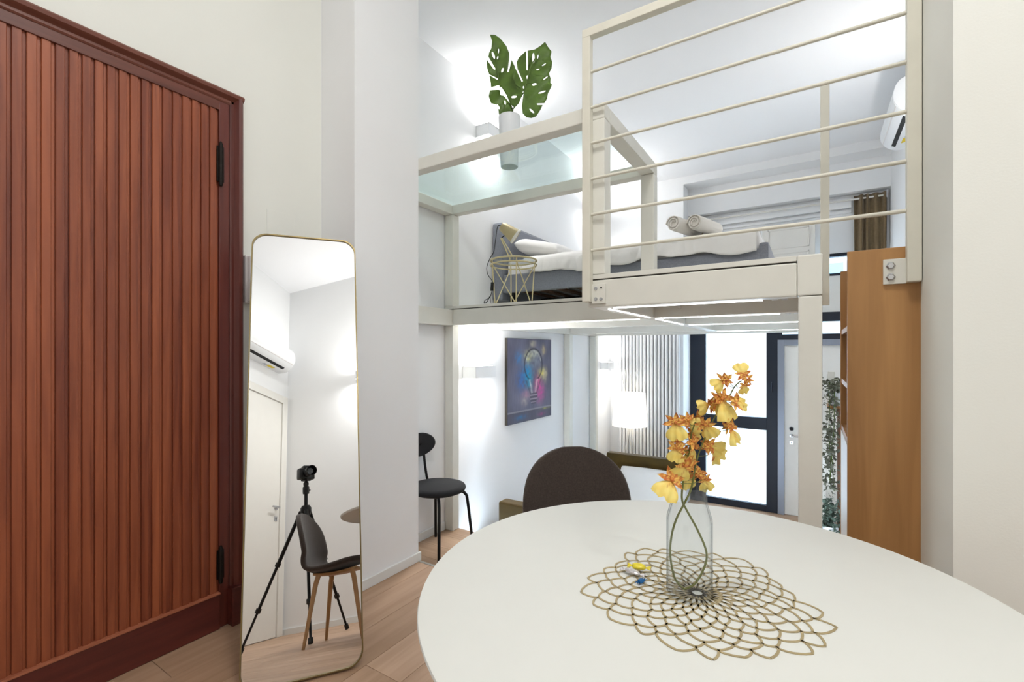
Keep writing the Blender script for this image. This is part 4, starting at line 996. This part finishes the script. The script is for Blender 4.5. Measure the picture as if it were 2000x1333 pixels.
# ------------------------------------------------------------------ plants by the bookcase
def leaf_cloud(name, parent, mname, path, spread, nleaf, size, seed):
    rnd = random.Random(seed); m = MB()
    for i_ in range(nleaf):
        u = rnd.random(); p = path[min(int(u * len(path)), len(path) - 1)] + Vector((rnd.gauss(0, spread), rnd.gauss(0, spread), rnd.gauss(0, .02)))
        d = Vector((rnd.uniform(-1, 1), rnd.uniform(-1, 1), rnd.uniform(-1, .4))).normalized(); w = d.cross(Vector((rnd.uniform(-1, 1), rnd.uniform(-1, 1), rnd.uniform(-1, 1)))).normalized(); n_ = d.cross(w); s = size * rnd.uniform(.6, 1.2)
        a = [m.bm.verts.new(p), m.bm.verts.new(p + d * s * .5 + w * s * .34 + n_ * s * .08), m.bm.verts.new(p + d * s), m.bm.verts.new(p + d * s * .5 - w * s * .34 + n_ * s * .08)]
        m.bm.faces.new((a[0], a[1], a[2])); m.bm.faces.new((a[0], a[2], a[3]))
    o = m.build(name, mname, parent); o['kind'] = 'stuff'; return o
YV = 4.1
def vp(x, y, yy=YV): return at_plane(x, y, 1, yy)
st = thing('plant_stand', 'slim wooden ladder stand holding the trailing plant', 'plant stand')
a, b_ = vp(1625, 727), vp(1617, 740)
bx('upright', 'steel', st, a.x - .025, a.x + .02, YV + .10, YV + .14, ZF, a.z, bev=.003); bx('upright', 'white_paint', st, b_.x - .035, b_.x - .005, YV + .16, YV + .20, ZF, b_.z, bev=.003)
bx('shelf', 'ply', st, a.x - .03, a.x + .24, YV - .08, YV + .15, vp(1632, 792).z - .02, vp(1632, 792).z, bev=.003)
bx('upright', 'slatwood', st, a.x + .035, a.x + .065, YV + .10, YV + .13, ZF, vp(1632, 792).z - .02, bev=.003)
MB().obox(((vp(1634, 920).x + vp(1622, 1046).x) / 2 + .05, YV - .115, (vp(1634, 920).z + ZF) / 2), ((vp(1634, 920).x - vp(1618, 1046).x) / 2 * .0 + .014, 0, 0), (0, .01, 0), (.05, 0, (vp(1634, 920).z - ZF) / 2 - .01)).build('leaning_slat', 'slatwood', st)
bx('shelf', 'ply', st, a.x - .10, a.x + .20, YV - .09, YV + .15, vp(1616, 1046).z - .02, vp(1616, 1046).z, bev=.003)
pz = vp(1632, 792).z; px_ = vp(1633, 780).x
t = thing('trailing_plant', 'grey green plant trailing from a white pot beside the bookcase', 'plant', (px_ + .02, YV, pz))
MB().lathe([(0, .001), (.055, .001), (.075, .10), (.075, .105), (.068, .105), (.06, .09), (0, .088)], (0, 0, 0), 24).build('pot', 'pot', t, True)
base = Vector((px_ + .02, YV, pz))
p1 = clean([Vector((0, 0, .10)), Vector((-.06, -.06, .16)), vp(1620, 800, YV - .1) - base, vp(1619, 850, YV - .1) - base, vp(1622, 900, YV - .1) - base, vp(1621, 940, YV - .1) - base], 8)
p2 = clean([Vector((0, 0, .10)), Vector((-.03, -.08, .14)), vp(1630, 800, YV - .1) - base, vp(1628, 850, YV - .1) - base, vp(1624, 880, YV - .1) - base, vp(1629, 960, YV - .1) - base], 8)
MB().tube(p1, .003, 5).build('vine', 'leafstem', t, True); MB().tube(p2, .003, 5).build('vine', 'leafstem', t, True)
leaf_cloud('foliage', t, 'vine', p1 + p2, .024, 520, .036, 5); leaf_cloud('foliage', t, 'vine', [Vector((.01, 0, .13)), Vector((0, 0, .17)), Vector((-.03, -.02, .15)), Vector((.03, 0, .14))], .03, 120, .036, 8)
qb = vp(1616, 1046)
t = thing('bushy_plant', 'small dark green bushy plant low beside the corner post', 'plant', (qb.x + .01, YV - .01, qb.z))
MB().lathe([(0, .001), (.05, .001), (.06, .08), (.055, .08), (.05, .07), (0, .068)], (0, 0, 0), 20).build('pot', 'pot', t, True)
leaf_cloud('foliage', t, 'vine2', [Vector((0, 0, .09 + .03 * k)) for k in range(6)] + [Vector((-.03, 0, .10)), Vector((.03, 0, .12)), Vector((0, -.03, .06))], .034, 420, .034, 11)

# sharing meshes of slats is done; finish
for o in COL.objects:
    if o.type == 'MESH' and o.name.startswith('tmp'): bpy.data.objects.remove(o)
